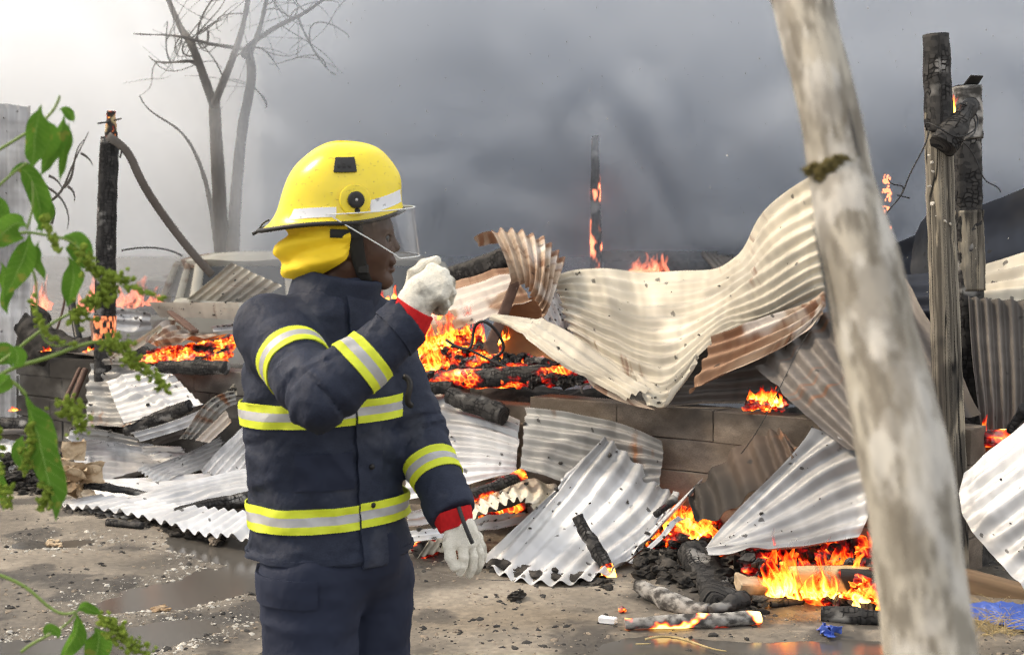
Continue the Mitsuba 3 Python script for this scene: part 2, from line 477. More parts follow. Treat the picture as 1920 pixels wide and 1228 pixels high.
def ground_col(p, n, uv):
    a = fbm(p.x * 2.3, p.y * 2.3, 1, 4)
    c = mix((0.15, 0.131, 0.108), (0.25, 0.219, 0.180), smoothstep(0.32, 0.68, a))
    c = mix(c, (0.15, 0.12, 0.085), 0.6 * smoothstep(0.5, 0.7, fbm(p.x * 1.1 + 7, p.y * 1.1, 4, 3)))
    c = c * (0.72 + 0.56 * fbm(p.x * 45, p.y * 45, 1, 3))
    c = mix(c, (0.045, 0.042, 0.04), 0.75 * smoothstep(0.54, 0.68, fbm(p.x * 3.1 + 2, p.y * 3.1 + 9, 3, 5)))
    return c * (1.0 - 0.42 * wetness(p))


pr('earth', ground_col, lambda p, n, uv: 0.85 - 0.5 * wetness(p) * (0.4 + 0.6 * noise(p.x * 11, p.y * 11)), bump=lambda p, n, uv: 0.010 * fbm(p.x * 40, p.y * 40, 1, 3), specular=0.4)
mat('puddle_water', type='roughplastic', diffuse_reflectance=rgb(0.092, 0.086, 0.078), int_ior=1.34, alpha=0.03)
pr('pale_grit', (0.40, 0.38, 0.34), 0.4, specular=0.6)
pr('dark_grit', (0.03, 0.028, 0.026), 0.8)
pr('brown_grit', (0.22, 0.18, 0.14), 0.8)

# the firefighter's kit
pr('jacket_cloth', lambda p, n, uv: mix((0.007, 0.011, 0.025), (0.021, 0.029, 0.056), fbm(p.x * 9, p.y * 9, p.z * 9, 4)) * (0.8 + 0.4 * noise(p.x * 420, p.y * 420, p.z * 420)) + 0.022 * smoothstep(0.56, 0.74, fbm(p.x * 13 + 5, p.y * 13, p.z * 11, 5)), 0.72,
   bump=lambda p, n, uv: 0.006 * fbm(p.x * 52, p.y * 52, p.z * 34, 4), specular=0.35, sheen=0.1)
pr('trouser_cloth', lambda p, n, uv: mix((0.008, 0.012, 0.028), (0.022, 0.030, 0.060), fbm(p.x * 7, p.y * 7, p.z * 5, 4)), 0.75, bump=lambda p, n, uv: 0.004 * fbm(p.x * 48, p.y * 48, p.z * 26, 3), specular=0.3, sheen=0.1)
pr('tape_yellow', lambda p, n, uv: mix((0.52, 0.60, 0.015), (0.68, 0.76, 0.05), fbm(p.x * 40, p.y * 40, p.z * 40, 3)), 0.6)
pr('tape_silver', lambda p, n, uv: mix((0.36, 0.365, 0.38), (0.48, 0.485, 0.49), fbm(p.x * 50, p.y * 50, p.z * 50, 3)), 0.5, metallic=0.2)
pr('helmet_yellow', lambda p, n, uv: mix(mix((0.86, 0.69, 0.014), (0.80, 0.63, 0.010), fbm(p.x * 20, p.y * 20, p.z * 20, 3)), (0.30, 0.23, 0.03), 0.45 * smoothstep(0.70, 0.76, fbm(p.x * 130, p.y * 90, p.z * 190, 3))), 0.28, specular=0.55, clearcoat=0.8, clearcoat_gloss=0.93)
pr('black_rubber', (0.012, 0.012, 0.013), 0.5)
pr('label_white', lambda p, n, uv: mix((0.72, 0.74, 0.78), (0.22, 0.22, 0.24), 0.8 * smoothstep(0.62, 0.74, fbm(p.x * 55, p.y * 55, p.z * 60, 3))), 0.35)
pr('flap_cloth', lambda p, n, uv: mix((0.80, 0.55, 0.012), (0.88, 0.64, 0.025), fbm(p.x * 24, p.y * 24, p.z * 24, 3)), 0.75, bump=lambda p, n, uv: 0.002 * fbm(p.x * 70, p.y * 70, p.z * 70, 2), sheen=0.2)
pr('strap_web', (0.012, 0.012, 0.012), 0.7)
pr('skin', lambda p, n, uv: mix((0.060, 0.030, 0.020), (0.090, 0.047, 0.031), fbm(p.x * 60, p.y * 60, p.z * 60, 3)), 0.42, specular=0.45)
pr('glove_knit', lambda p, n, uv: mix((0.66, 0.64, 0.57), (0.26, 0.245, 0.21), 0.9 * smoothstep(0.50, 0.70, fbm(p.x * 26, p.y * 26, p.z * 26, 4))) * (0.85 + 0.3 * noise(p.x * 500, p.y * 500, p.z * 500)), 0.9,
   bump=lambda p, n, uv: 0.002 * noise(p.x * 260, p.y * 260, p.z * 260), specular=0.15)
pr('cuff_red', lambda p, n, uv: mix((0.42, 0.012, 0.016), (0.55, 0.020, 0.022), noise(p.x * 300, p.y * 300, p.z * 90)), 0.85, bump=lambda p, n, uv: 0.0015 * noise(p.x * 330, p.y * 330, p.z * 20), specular=0.2)
mat('clear_visor', two=False, type='thindielectric', int_ior=1.49, specular_transmittance=rgb(0.86, 0.87, 0.89))
pr('visor_edge', (0.72, 0.74, 0.74), 0.25, specular=0.6)

# plants and odds and ends
def leaf_col(p, n, uv):
    vein = dr.abs(uv.y)
    rib = uv.x * 11 - vein * 1.5
    rib = dr.abs(rib - dr.floor(rib) - 0.5)
    c = mix((0.06, 0.165, 0.018), (0.14, 0.29, 0.04), fbm(p.x * 30, p.y * 30, p.z * 30, 3))
    c = mix((0.19, 0.32, 0.07), c, 0.45 + 0.55 * smoothstep(0.02, 0.12, rib))
    c = mix(c, (0.26, 0.27, 0.06), 0.7 * smoothstep(0.64, 0.74, fbm(p.x * 70, p.y * 70, p.z * 70, 3)))
    return mix((0.22, 0.36, 0.09), c, smoothstep(0.0, 0.08, vein))


scene['leaf_green'] = {'type': 'principledthin', 'base_color': mikit.proc(leaf_col), 'roughness': 0.45, 'diff_trans': 0.75, 'spec_trans': 0.0, 'eta': 1.4}
pr('stem_green', (0.17, 0.26, 0.05), 0.5)
scene['bud_green'] = {'type': 'principledthin', 'base_color': rgb(0.25, 0.34, 0.06), 'roughness': 0.6, 'diff_trans': 0.7, 'spec_trans': 0.0, 'eta': 1.3}
pr('bark', lambda p, n, uv: mix((0.05, 0.046, 0.042), (0.11, 0.10, 0.09), fbm(p.x * 8, p.y * 8, p.z * 4, 3)), 0.9)
pr('card', lambda p, n, uv: mix((0.24, 0.16, 0.09), (0.48, 0.38, 0.26), smoothstep(0.35, 0.65, fbm(p.x * 9, p.y * 9, p.z * 9, 4))), 0.8)
pr('tarp_blue', lambda p, n, uv: mix((0.035, 0.075, 0.33), (0.07, 0.13, 0.46), fbm(p.x * 24, p.y * 24, p.z * 24, 3)), 0.4)
pr('straw', lambda p, n, uv: mix((0.30, 0.22, 0.10), (0.45, 0.36, 0.19), noise(p.x * 60, p.y * 60)), 0.7)
pr('car_paint', lambda p, n, uv: mix(mix((0.52, 0.50, 0.43), (0.38, 0.36, 0.31), fbm(p.x * 5, p.y * 5, p.z * 5, 3)), (0.19, 0.115, 0.075), smoothstep(0.54, 0.66, fbm(p.x * 2.7 + 4, p.y * 3, p.z * 6, 4))), 0.6)
pr('burnt_board', lambda p, n, uv: mix((0.16, 0.065, 0.028), (0.30, 0.135, 0.05), fbm(p.x * 5, p.y * 5, p.z * 5, 4)), 0.8)
pr('window_dark', (0.03, 0.032, 0.035), 0.2)


# fire: what glows is its own light, streaked by the turbulence of the flame
def heat(p, k=1.0):
    wx = fbm(p.x * 7 * k, p.y * 7 * k, p.z * 5 * k + 3, 2) - 0.5
    wz = fbm(p.x * 7 * k + 31, p.y * 7 * k, p.z * 5 * k, 2) - 0.5
    a = fbm((p.x + 0.10 * wx + 0.12 * p.z) * 24 * k, p.y * 24 * k, (p.z + 0.2 * wz) * 7 * k, 3)
    ridge = 1.0 - dr.abs(2 * a - 1.0)
    return ridge


def hot(t):
    """Colour of glowing matter, t from 0 (dark red) to 1 (yellow white)."""
    r = 0.55 * smoothstep(0.0, 0.55, t) + 0.35 * smoothstep(0.5, 1.0, t)
    g = 0.16 * smoothstep(0.15, 0.7, t) + 0.40 * smoothstep(0.55, 1.0, t)
    b = 0.015 * smoothstep(0.2, 0.7, t) + 0.15 * smoothstep(0.7, 1.0, t)
    return mi.Color3f(r, g, b)


def flame_glow(p, n, uv):
    t = heat(p) * (0.40 + 0.72 * uv.y)
    return hot(smoothstep(0.44, 1.20, t)) * 0.85


def flame_cover(p, n, uv):
    t = heat(p) * (0.45 + 0.75 * uv.y)
    return 0.25 * smoothstep(0.5, 0.8, t)


scene['flame'] = {'type': 'blendbsdf', 'weight': mikit.proc(flame_cover), 'a': {'type': 'null'}, 'b': {'type': 'diffuse', 'reflectance': rgb(0.05, 0.02, 0.01)}}
FLAME = mikit.proc(flame_glow)


def ember_glow(p, n, uv):
    d1, d2, w = voronoi(p.x * 38 + p.y * 12, p.z * 38 - p.y * 16)
    t = smoothstep(0.44, 0.68, fbm(p.x * 8, p.y * 8, p.z * 10, 3)) * (0.5 + 0.5 * smoothstep(0.42, 0.05, d2 - d1)) * (0.4 + 0.6 * w)
    return hot(t) * 0.8


EMBER = mikit.proc(ember_glow)


def bed_glow(p, n, uv):
    d1, d2, w = voronoi(p.x * 24 + p.y * 9, p.z * 30 - p.y * 17)
    t = smoothstep(0.38, 0.68, fbm(p.x * 7, p.y * 7, p.z * 11, 4)) * (0.5 + 0.5 * smoothstep(0.5, 0.05, d2 - d1)) * (0.25 + 0.75 * w)
    return hot(t) * 0.75


BED = mikit.proc(bed_glow)
HAZED_FLAME = mikit.proc(lambda p, n, uv: mi.Color3f(0.26, 0.058, 0.030) * smoothstep(0.40, 0.95, heat(p, 0.7) * (0.4 + 0.7 * uv.y)))  # veil of smoke put into the glow colour: redder and dimmer flame

# ---------------------------------------------------------------- the setting: ground, puddles, smoke
PUDDLES = [  # (pixel a, pixel b, radius in metres): wet hollows
    ((320, 1110), (470, 1084), 0.15), ((235, 1130), (320, 1120), 0.11), ((70, 1018), (135, 1014), 0.08), ((470, 1078), (640, 1085), 0.22),
    ((-40, 1235), (230, 1200), 0.16), ((1230, 1222), (1680, 1232), 0.17), ((360, 1010), (460, 1040), 0.10), ((150, 1230), (330, 1180), 0.10)]


def hollow(x, y):
    w = 0.10 * (meshkit.fbm(np.stack([x * 5, y * 5, x * 0], -1), 4, 8) - 0.5) * 2
    d = np.full(x.shape, 1e9)
    for a, b, r in PUDDLES:
        a, b = G(*a)[:2], G(*b)[:2]
        ab = b - a
        t = np.clip(((x - a[0]) * ab[0] + (y - a[1]) * ab[1]) / (ab @ ab), 0, 1)
        d = np.minimum(d, np.hypot((x - a[0] - t * ab[0]), (y - a[1] - t * ab[1])) - r)
    return d + w


def ground_z(x, y):
    q = np.stack([x, y, x * 0], -1)
    z = 0.02 * (meshkit.fbm(q * 1.3, 3, 2) - 0.35) + 0.012 * (meshkit.fbm(q * 9, 4, 6) - 0.4)
    h = hollow(x, y)
    t = np.clip(1 - h / 0.14, 0, 1)
    return np.maximum(z, -0.004) - 0.026 * t * t * (3 - 2 * t)


fx = np.concatenate([-np.geomspace(900, 6.2, 24), np.arange(-6, 6, 0.035), np.geomspace(6.2, 900, 24)])
fy = np.concatenate([-np.geomspace(900, 2.2, 20), np.arange(-2, 2.5, 0.25), np.arange(2.5, 12, 0.035), np.geomspace(12.2, 1500, 26)])
gx, gy = np.meshgrid(fx, fy)
gv = np.stack([gx, gy, ground_z(gx, gy)], -1).reshape(-1, 3)
gf = grid_faces(len(fy), len(fx))
gf = gf[:, ::-1] if vnormals(gv, gf)[:, 2].mean() < 0 else gf
put('ground', (gv, gf), 'earth', smooth=True, uv=gv[:, :2], label='trampled wet grey brown earth littered with ash', cat='ground', kind='structure')


def puddle(x0, x1, y0, y1, label):
    xs, ys = np.arange(x0, x1, 0.04), np.arange(y0, y1, 0.04)
    X, Y = np.meshgrid(xs, ys)
    f = grid_faces(len(ys), len(xs))
    f = f[(hollow(X, Y).ravel()[f] < 0.12).any(1)]
    v = np.stack([X, Y, np.full_like(X, -0.0125) + 0.0006 * meshkit.noise(np.stack([X * 7, Y * 7, X * 0], -1), 5)], -1).reshape(-1, 3)
    if len(f):
        put('puddle', (v, f if vnormals(v, f)[:, 2].mean() > 0 else f[:, ::-1]), 'puddle_water', smooth=True, label=label, cat='puddle', kind='structure')


puddle(-3.4, 0.15, 4.9, 8.2, 'muddy rain and hose water standing in hollows on the left of the yard')
puddle(0.15, 3.0, 4.6, 6.4, 'shallow muddy puddle along the bottom right that mirrors the fire')

# the smoke of the fire behind the wall: dark grey blue billows in the middle and right, thinner pale smoke on the left
SMOKE = True


SA, XB = math.radians(4), -1.46                                        # the smoke banks stand a little across the view
SR = np.array([[math.cos(SA), -math.sin(SA), 0], [math.sin(SA), math.cos(SA), 0], [0, 0, 1.0]])


def smoke_field(lo, hi, n):
    """Grid coordinates along and across the bank, and two scales of turbulence in world space."""
    nx, ny, nz = n
    z, y, x = np.meshgrid(np.linspace(lo[2], hi[2], nz), np.linspace(lo[1], hi[1], ny), np.linspace(lo[0], hi[0], nx), indexing='ij')
    q = np.stack([x, y, z], -1) @ SR.T
    wv = np.stack([meshkit.fbm(q * 0.55 + 3 + 20 * k, 3, 1) for k in range(3)], -1) - 0.5
    nn = meshkit.fbm(q * [0.62, 0.62, 0.75] + wv * 2.4, 4, 7)
    fq_ = meshkit.fbm(q * [1.9, 1.9, 2.1] + wv * 3.8, 4, 17)
    ends = np.ones_like(x)
    for k, c in enumerate((x, y, z)):
        ends = ends * np.clip((c - lo[k]) / 0.3, 0, 1) ** (k == 1) * np.clip((hi[k] - c) / 0.6, 0, 1) ** (k > 0)
    return x, y, z, q, nn, fq_, ends


def put_smoke(key, lo, hi, dens, albedo, scale, label):
    R4 = np.eye(4)
    R4[:3, :3] = SR
    R4 = T(R4.tolist())
    scene[key + '_air'] = {'type': 'heterogeneous', 'albedo': rgb(*albedo), 'scale': scale,
                           'sigma_t': {'type': 'gridvolume', 'grid': mi.VolumeGrid(dens[..., None].astype(np.float32)), 'to_world': R4 @ T().translate(lo.tolist()).scale((hi - lo).tolist())}}
    scene[key] = {'type': 'cube', 'to_world': R4 @ T().translate(((lo + hi) / 2).tolist()).scale(((hi - lo) / 2).tolist()), 'bsdf': {'type': 'null'}, 'interior': {'type': 'ref', 'id': key + '_air'}}
    tag(key, label, 'smoke', kind='stuff')


if SMOKE:
    lo, hi = np.array([XB + .006, 9.3, 0.05]), np.array([8.5, 13.4, 5.4])
    x, y, z, q, nn, fq_, ends = smoke_field(lo, hi, (130, 52, 74))
    lump = 0.62 * nn + 0.55 * fq_ - 0.085                       # about 0.2 to 0.8
    field = (y - 9.7 - np.clip(-0.25 * (x - XB - 2), -.3, .5)) / 2.2 + 1.65 * (lump - 0.5) - 0.42 - 0.20 * np.clip(z - 2.3, 0, 9) - 0.45 * np.clip(1.1 - (x - XB), 0, 1)
    dens = np.clip(field / 0.42, 0, 1) ** 1.4 * ends * np.interp(z, [0, 2.6, 3.6, 5.4], [1, .85, .45, .3])
    dens = dens + ends * np.clip((y - 9.6) / 1.0, 0, 1) * (0.045 + 0.10 * np.clip(1.6 - (x - XB), 0, 1) + 0.09 * np.exp(-z / 0.7))
    put_smoke('smoke', lo, hi, np.clip(dens, 0, 1), (0.655, 0.695, 0.755), 3.4, 'thick blue grey smoke billowing behind the burning ruins')
    lo, hi = np.array([-8.0, 10.2, 0.05]), np.array([XB - .006, 14.4, 5.4])
    x, y, z, q, nn, fq_, ends = smoke_field(lo, hi, (90, 44, 60))
    lump = 0.62 * nn + 0.55 * fq_ - 0.085
    puff = np.clip((lump - 0.44) / 0.14, 0, 1)
    dens = ends * np.clip((y - 10.7) / 1.0, 0, 1) * np.interp(z, [0, 1.5, 2.5, 3.4, 5.4], [.6, .8, 1, .55, .25]) * (0.20 + 0.80 * puff + 0.25 * np.clip((x - XB + 1.2) / 1.2, 0, 1))
    put_smoke('smoke_001', lo, hi, np.clip(dens, 0, 1), (0.92, 0.927, 0.935), 1.05, 'pale thin smoke drifting over the tree and the left post')


# ---------------------------------------------------------------- the low block wall, burning behind
def wall_y(x):
    return 7.515 - 0.78 * x


WDIR = np.array([1, -0.78, 0]) / math.hypot(1, 0.78)          # along the wall, to the right and nearer
WNRM = np.array([-0.78, -1, 0]) / math.hypot(1, 0.78)         # its face, towards the camera
W0 = np.array([0, 7.515, 0.0])
BL, BH = 0.585, 0.163
R = np.stack([WDIR, -WNRM, [0, 0, 1]], 1)
s0, s1 = -6.9, 2.6
put('block_wall', box_at(W0 + WDIR * (s0 + s1) / 2 - WNRM * 0.105 + np.array([0, 0, 0.325]), (s1 - s0 - 0.02, 0.15, 0.66), R, div=0), 'mortar',
    label='low wall of bare grey brown concrete blocks, sooty, with the fire burning on and behind it', cat='wall')
for c in range(5):
    zc = 0.72 - BH * (c + 0.5)
    s = s0 + (0.16 if c % 2 else 0.0)
    while s < s1 - 0.1:
        L = min(BL, s1 - s)
        if zc < 0.0:
            break
        jit = rng.normal(0, 0.004, 2)
        gone = c == 0 and rng.random() < 0.06
        if not gone:
            put('block', box_at(W0 + WDIR * (s + L / 2) - WNRM * (0.1 + jit[0]) + np.array([0, 0, zc + jit[1]]), (L - 0.004, 0.196, BH - 0.004), R, bevel=0.003, rough=0.003, seed=int(rng.integers(99)), div=2),
                ('concrete_grey' if s < -2.2 + rng.normal(0, .3) else 'concrete_%d' % rng.integers(3)), parent='block_wall', smooth=25)
        s += BL

# ---------------------------------------------------------------- heaps of burnt rubbish behind and below the wall
def heap(name, x0, x1, width, height, base, label, mat_='soot', offset=0.0, seed=0, rough=0.10, nx_=120, ny_=40):
    """A long heap behind the wall (offset back from its face), its back slope hidden by smoke."""
    S, W = np.meshgrid(np.linspace(x0, x1, nx_), np.linspace(0, 1, ny_), indexing='ij')
    px_ = W0[0] + WDIR[0] * S - WNRM[0] * (offset + W * width)
    py_ = W0[1] + WDIR[1] * S - WNRM[1] * (offset + W * width)
    prof = np.sin(np.pi * np.clip(W * 0.8 + 0.2, 0, 1)) ** 0.7 * np.clip((S - x0) / 0.35, 0, 1) ** 0.5 * np.clip((x1 - S) / 0.35, 0, 1) ** 0.5
    q = np.stack([px_ * 3.1, py_ * 3.1, px_ * 0 + seed], -1)
    zz = base + (height - base) * prof * (0.75 + 0.5 * meshkit.fbm(q * 0.6, 3, seed)) + rough * (meshkit.fbm(q * 2.2, 5, seed + 1) - 0.5) * prof
    v = np.stack([px_, py_, zz], -1).reshape(-1, 3)
    f = grid_faces(nx_, ny_)
    f = f[:, ::-1] if vnormals(v, f)[:, 2].mean() < 0 else f
    return put(name, (v, f), mat_, smooth=40, label=label, cat='rubble', kind='stuff')


heap('rubble', -6.8, 2.5, 1.7, 0.66, 0.0, 'black heap of burnt rubbish behind the block wall', offset=0.2, seed=3)

# ---------------------------------------------------------------- sheets of corrugated iron, from the left
def N(Y, *rows):
    """A net of pixels: rows of (x, y) or (x, y, distance); a distance below 1 is a height above the ground."""
    out = []
    for r in rows:
        out.append([G(q[0], q[1], q[2]) if len(q) > 2 and q[2] < 1 else P(q[0], q[1], q[2] if len(q) > 2 else Y) for q in r])
    return out


def stack_labels():
    pass


put_sheet(N(10.6, [(-60, 190), (58, 198)], [(-60, 810), (60, 806)]), 6, 'zinc', 'tall pale upright corrugated iron fence at the left edge of the picture', name='iron_fence', cat='fence', ridges='v',
          rag=(0, 0, 0.01, 0), dent=0.01, seed=31)
# leaning on the wall, left of the man
put_sheet(N(9.6, [(168, 682, 9.75), (235, 677, 9.65), (312, 676, 9.45)], [(164, 745, 9.65), (235, 745, 9.5), (312, 748, 9.3)], [(158, 800, 9.5), (230, 806, 9.3), (300, 812, 9.1)]), 6, 'zinc_dull',
          'grey sheet standing against the wall with level ridges, left of the tilted sheet', seed=1, dent=0.02)
put_sheet(N(9.1, [(201, 719, 9.35), (307, 683, 9.2)], [(216, 760, 9.0), (345, 722, 8.95)], [(231, 797, 8.7), (384, 762, 8.6)]), 7, 'zinc', 'tilted silvery rectangular sheet with nail heads leaning on the wall beside the grey one', seed=2, amp=0.013)
put_sheet(N(8.6, [(242, 812), (320, 790), (384, 764)], [(262, 828), (330, 808), (392, 786)]), 2, 'zinc_pale', 'narrow bright strip of sheet under the charred beam', seed=3)
put_sheet(N(8.5, [(337, 822), (362, 788), (392, 752), (442, 732)], [(368, 824), (396, 796), (420, 770), (446, 756)]), 3, 'zinc_dull', 'dull grey sheet slanting up to the firefighter\'s back below his elbow', seed=4, amp=0.013)
put_sheet(N(8.4, [(366, 826), (392, 800), (425, 768)], [(392, 830), (412, 812), (436, 790)]), 2, 'rust_iron', 'small rusty strip of sheet beside the dull grey slanting one', seed=5)
put_sheet(N(8.5, [(424, 735), (440, 718)], [(432, 746), (446, 740)]), 1, 'cream_iron', 'small pale scrap of sheet against the firefighter\'s side', seed=6)
put_sheet([[G(128, 806, .30), G(200, 812, .26), G(262, 826, .20), G(392, 846, .13)], [G(136, 850, .17), G(210, 853, .12), G(280, 860, .09), G(400, 862, .08)],
           [G(150, 905, .09), G(210, 900, .06), G(290, 892, .05), G(410, 880, .06)]], 9, 'zinc_pale', 'broad dished white grey sheet lying before the wall behind the brown crumpled card', seed=7, amp=0.009, dent=0.03, rag=(.02, .05, .02, .02))
put_sheet([[G(255, 884, .14), G(345, 850, .20), G(445, 802, .30)], [G(272, 896, .10), G(350, 866, .15), G(455, 824, .22)], [G(298, 908, .05), G(372, 884, .10), G(466, 846, .14)]], 6, 'zinc_pale',
          'long bright sheet sloping up towards the firefighter with a torn left end', seed=8, rag=(.05, .02, .02, .02), dent=0.02)
put_sheet([[G(374, 886, .14), G(408, 850, .22), G(446, 814, .32), G(486, 776, .42)], [G(420, 896, .10), G(440, 872, .16), G(470, 838, .25), G(505, 800, .34)], [G(466, 906, .07), G(482, 886, .12), G(504, 850, .18), G(530, 812, .26)]], 6, 'zinc_pale',
          'steep bright ridged sheet tight behind the firefighter\'s lower back', seed=9, amp=0.014)
put_sheet([[G(240, 938, .06), G(330, 912, .13), G(430, 888, .19), G(520, 872, .22)], [G(250, 950, .05), G(335, 930, .10), G(435, 908, .15), G(525, 896, .18)], [G(262, 966, .03), G(345, 952, .06), G(440, 938, .09), G(530, 930, .10)]], 6, 'zinc_pale',
          'gently arched pale sheet with black specks above the scalloped front sheet', seed=10, amp=0.010, dent=0.02)
put_sheet([[G(112, 943, .03), G(180, 957, .035), G(260, 968, .04), G(340, 992, .045), G(420, 1008, .05), G(520, 1026, .05)], [G(190, 930, .06), G(270, 938, .08), G(340, 948, .09), G(410, 955, .11), G(480, 962, .13), G(580, 972, .14)]], 19, 'zinc_pale',
          'long front sheet on the left with a scalloped edge lying on the earth', ridges='v', seed=11, amp=0.014, dent=0.012, rag=(.0, .0, .008, .0))
put_sheet([[G(118, 950, .012), G(180, 964, .012), G(240, 974, .012)], [G(190, 936, .03), G(250, 944, .03), G(310, 952, .03)]], 8, 'zinc_dull', 'small scalloped sheet end showing under the long front sheet', ridges='v', seed=12, amp=0.010)
put_sheet([[G(160, 902, .06), G(250, 900, .08), G(350, 892, .09), G(480, 876, .12)], [G(190, 938, .02), G(270, 934, .04), G(360, 926, .05), G(490, 910, .08)]], 4, 'zinc_pale', 'grey sheet showing between the arched sheet and the long torn one', seed=13)
put_sheet([[G(-60, 824, .20), G(5, 824, .20), G(38, 836, .18)], [G(-60, 892, .08), G(0, 890, .08), G(44, 884, .08)]], 4, 'zinc', 'white piece of sheet low at the left edge behind the leaves', seed=14)
# on and behind the wall, left of the man
put_sheet(N(9.9, [(278, 566), (360, 567), (452, 567)], [(300, 595), (370, 596), (450, 601)]), 0.5, 'cream_iron', 'long flat pale sheet lying level in front of the burnt car', seed=15, amp=0.004, dent=0.012)
put_sheet(N(10.0, [(349, 562), (392, 528), (434, 492)], [(412, 566), (448, 536), (478, 512)], [(478, 568), (510, 548), (530, 536)]), 7, 'cream_iron', 'grey beige corrugated sheet leaning on the burnt car', seed=16, amp=0.014)
put_sheet(N(10.4, [(214, 580), (250, 582), (284, 586)], [(210, 598), (250, 600), (284, 602)], [(212, 614), (250, 622), (286, 618)]), 2, 'zinc', 'small pale bent sheet between the burnt post and the car', seed=17, dent=0.03)
put_sheet(N(9.35, [(208, 668), (252, 640), (302, 608)], [(228, 672), (268, 648), (306, 618)]), 1, 'cream_iron', 'curled pale strip of sheet rising from the wall left of the glowing bed', seed=18, amp=0.012)
put_sheet(N(9.5, [(268, 640, 9.3), (302, 606, 9.5), (330, 600, 9.6)], [(285, 648, 9.3), (322, 630, 9.3), (362, 624, 9.5)], [(300, 650, 9.2), (350, 645, 9.2), (440, 628, 9.2)]), 5, 'rust_iron', 'folded brown rusty sheet over the glowing bed of embers', seed=19, amp=0.014, dent=0.03, rag=(.05, .05, .04, .04))
put_sheet(N(9.2, [(395, 612), (440, 606), (470, 602)], [(400, 622), (440, 618), (470, 616)]), 1, 'zinc', 'small bright curled scrap of sheet by the firefighter\'s shoulder', seed=20)

# ---- the middle: on the wall
put_sheet(N(8.2, [(765, 560, 8.7), (850, 530, 8.65), (956, 503, 8.45)], [(770, 592, 8.4), (850, 575, 8.35), (980, 535, 8.25)], [(778, 640, 8.15), (855, 622, 8.1), (1003, 566, 8.05)]), 5, 'rust_iron',
          'rust and cream sheet slanting up behind the raised glove, spotted with black', seed=21, amp=0.014)
put_sheet(N(7.9, [(921, 434, 8.05), (962, 430, 8.0), (1002, 443, 7.95), (1036, 466, 7.9), (1061, 492, 7.85)], [(938, 464, 7.8), (974, 464, 7.75), (1008, 480, 7.7), (1030, 502, 7.68), (1050, 524, 7.7)],
            [(953, 500, 7.72), (985, 506, 7.66), (1009, 524, 7.62), (1025, 543, 7.62), (1034, 560, 7.65)], [(960, 530, 7.75), (990, 538, 7.68), (1003, 556, 7.64), (1013, 578, 7.62), (1018, 596, 7.62)]), 8.5, 'rust_iron',
          'rusty brown sheet bent over like a wave with strong shiny ridges', ridges='v', seed=22, amp=0.017, dent=0.012)
put_sheet(N(8.1, [(884, 446), (905, 434), (924, 433)], [(888, 458), (910, 450), (932, 448)], [(892, 470), (908, 463), (938, 460)]), 0.5, 'rust_iron', 'torn rusty tongue of sheet curling off the bent brown sheet', seed=23, amp=0.01, rag=(.2, .0, .1, .25), dent=0.02)
put_sheet(N(7.75, [(1034, 536), (1050, 560), (1062, 592), (1074, 630)], [(1024, 560), (1036, 580), (1048, 605), (1062, 640)], [(1016, 592), (1026, 602), (1040, 620), (1052, 645)]), 3, 'zinc', 'narrow white sheet hanging between the bent brown sheet and the big cream one', seed=24, amp=0.009)
put_sheet([[P(1039, 523, 7.95), P(1068, 514, 7.95), P(1136, 510, 7.9), P(1200, 516, 7.85), P(1287, 515, 7.7), P(1358, 505, 7.5), P(1401, 458, 7.35), P(1433, 400, 7.2), P(1498, 346, 7.0), P(1550, 318, 6.9)],
           [P(1045, 550, 7.85), P(1090, 554, 7.7), P(1150, 568, 7.6), P(1215, 584, 7.5), P(1285, 580, 7.35), P(1348, 558, 7.2), P(1400, 524, 7.05), P(1440, 486, 6.95), P(1500, 446, 6.85), P(1556, 424, 6.8)],
           [P(1058, 590, 7.7), P(1098, 606, 7.5), P(1158, 634, 7.35), P(1215, 655, 7.2), P(1278, 652, 7.1), P(1344, 606, 7.0), P(1396, 580, 6.9), P(1442, 560, 6.8), P(1500, 524, 6.75), P(1550, 506, 6.75)],
           [P(1075, 640, 7.55), P(1116, 668, 7.3), P(1165, 702, 7.1), P(1215, 726, 6.98), P(1262, 722, 6.92), P(1334, 640, 6.88), P(1400, 617, 6.8), P(1450, 600, 6.75), P(1520, 576, 6.7), P(1550, 566, 6.7)],
           ], 9.5, 'cream_iron', 'large cream sheet dipping over the wall and rising to the right like a sail', seed=25, amp=0.013, dent=0.01, rag=(.01, .0, .0, .03), ext=None)
put_sheet(N(7.0, [(1185, 700, 7.02), (1222, 724, 6.9), (1262, 718, 6.86), (1316, 652, 6.84)], [(1205, 735, 6.86), (1228, 748, 6.8), (1258, 742, 6.8), (1306, 676, 6.8)], [(1215, 768, 6.74), (1230, 766, 6.74), (1248, 756, 6.74), (1288, 700, 6.78)]), 3, 'cream_iron',
          'crumpled lower lip of cream sheet hanging over the wall face', seed=26, amp=0.009, dent=0.03, rag=(.05, .05, .0, .12))
put_sheet([[P(925, 592, 7.6), P(996, 600, 7.5), P(1040, 612, 7.4), P(1090, 642, 7.25), P(1150, 690, 7.0), P(1220, 736, 6.8)], [P(921, 594, 7.5), P(970, 610, 7.4), P(1020, 636, 7.26), P(1070, 670, 7.1), P(1126, 706, 6.92), P(1195, 746, 6.76)],
           [P(917, 597, 7.45), P(962, 616, 7.36), P(1004, 645, 7.2), P(1053, 684, 7.05), P(1104, 712, 6.9), P(1180, 755, 6.74)]], 3.5, 'cream_iron', 'long cream strip with tight ridges running down from the fire to the wall', seed=27, amp=0.012, rag=(.0, .03, .0, .05))
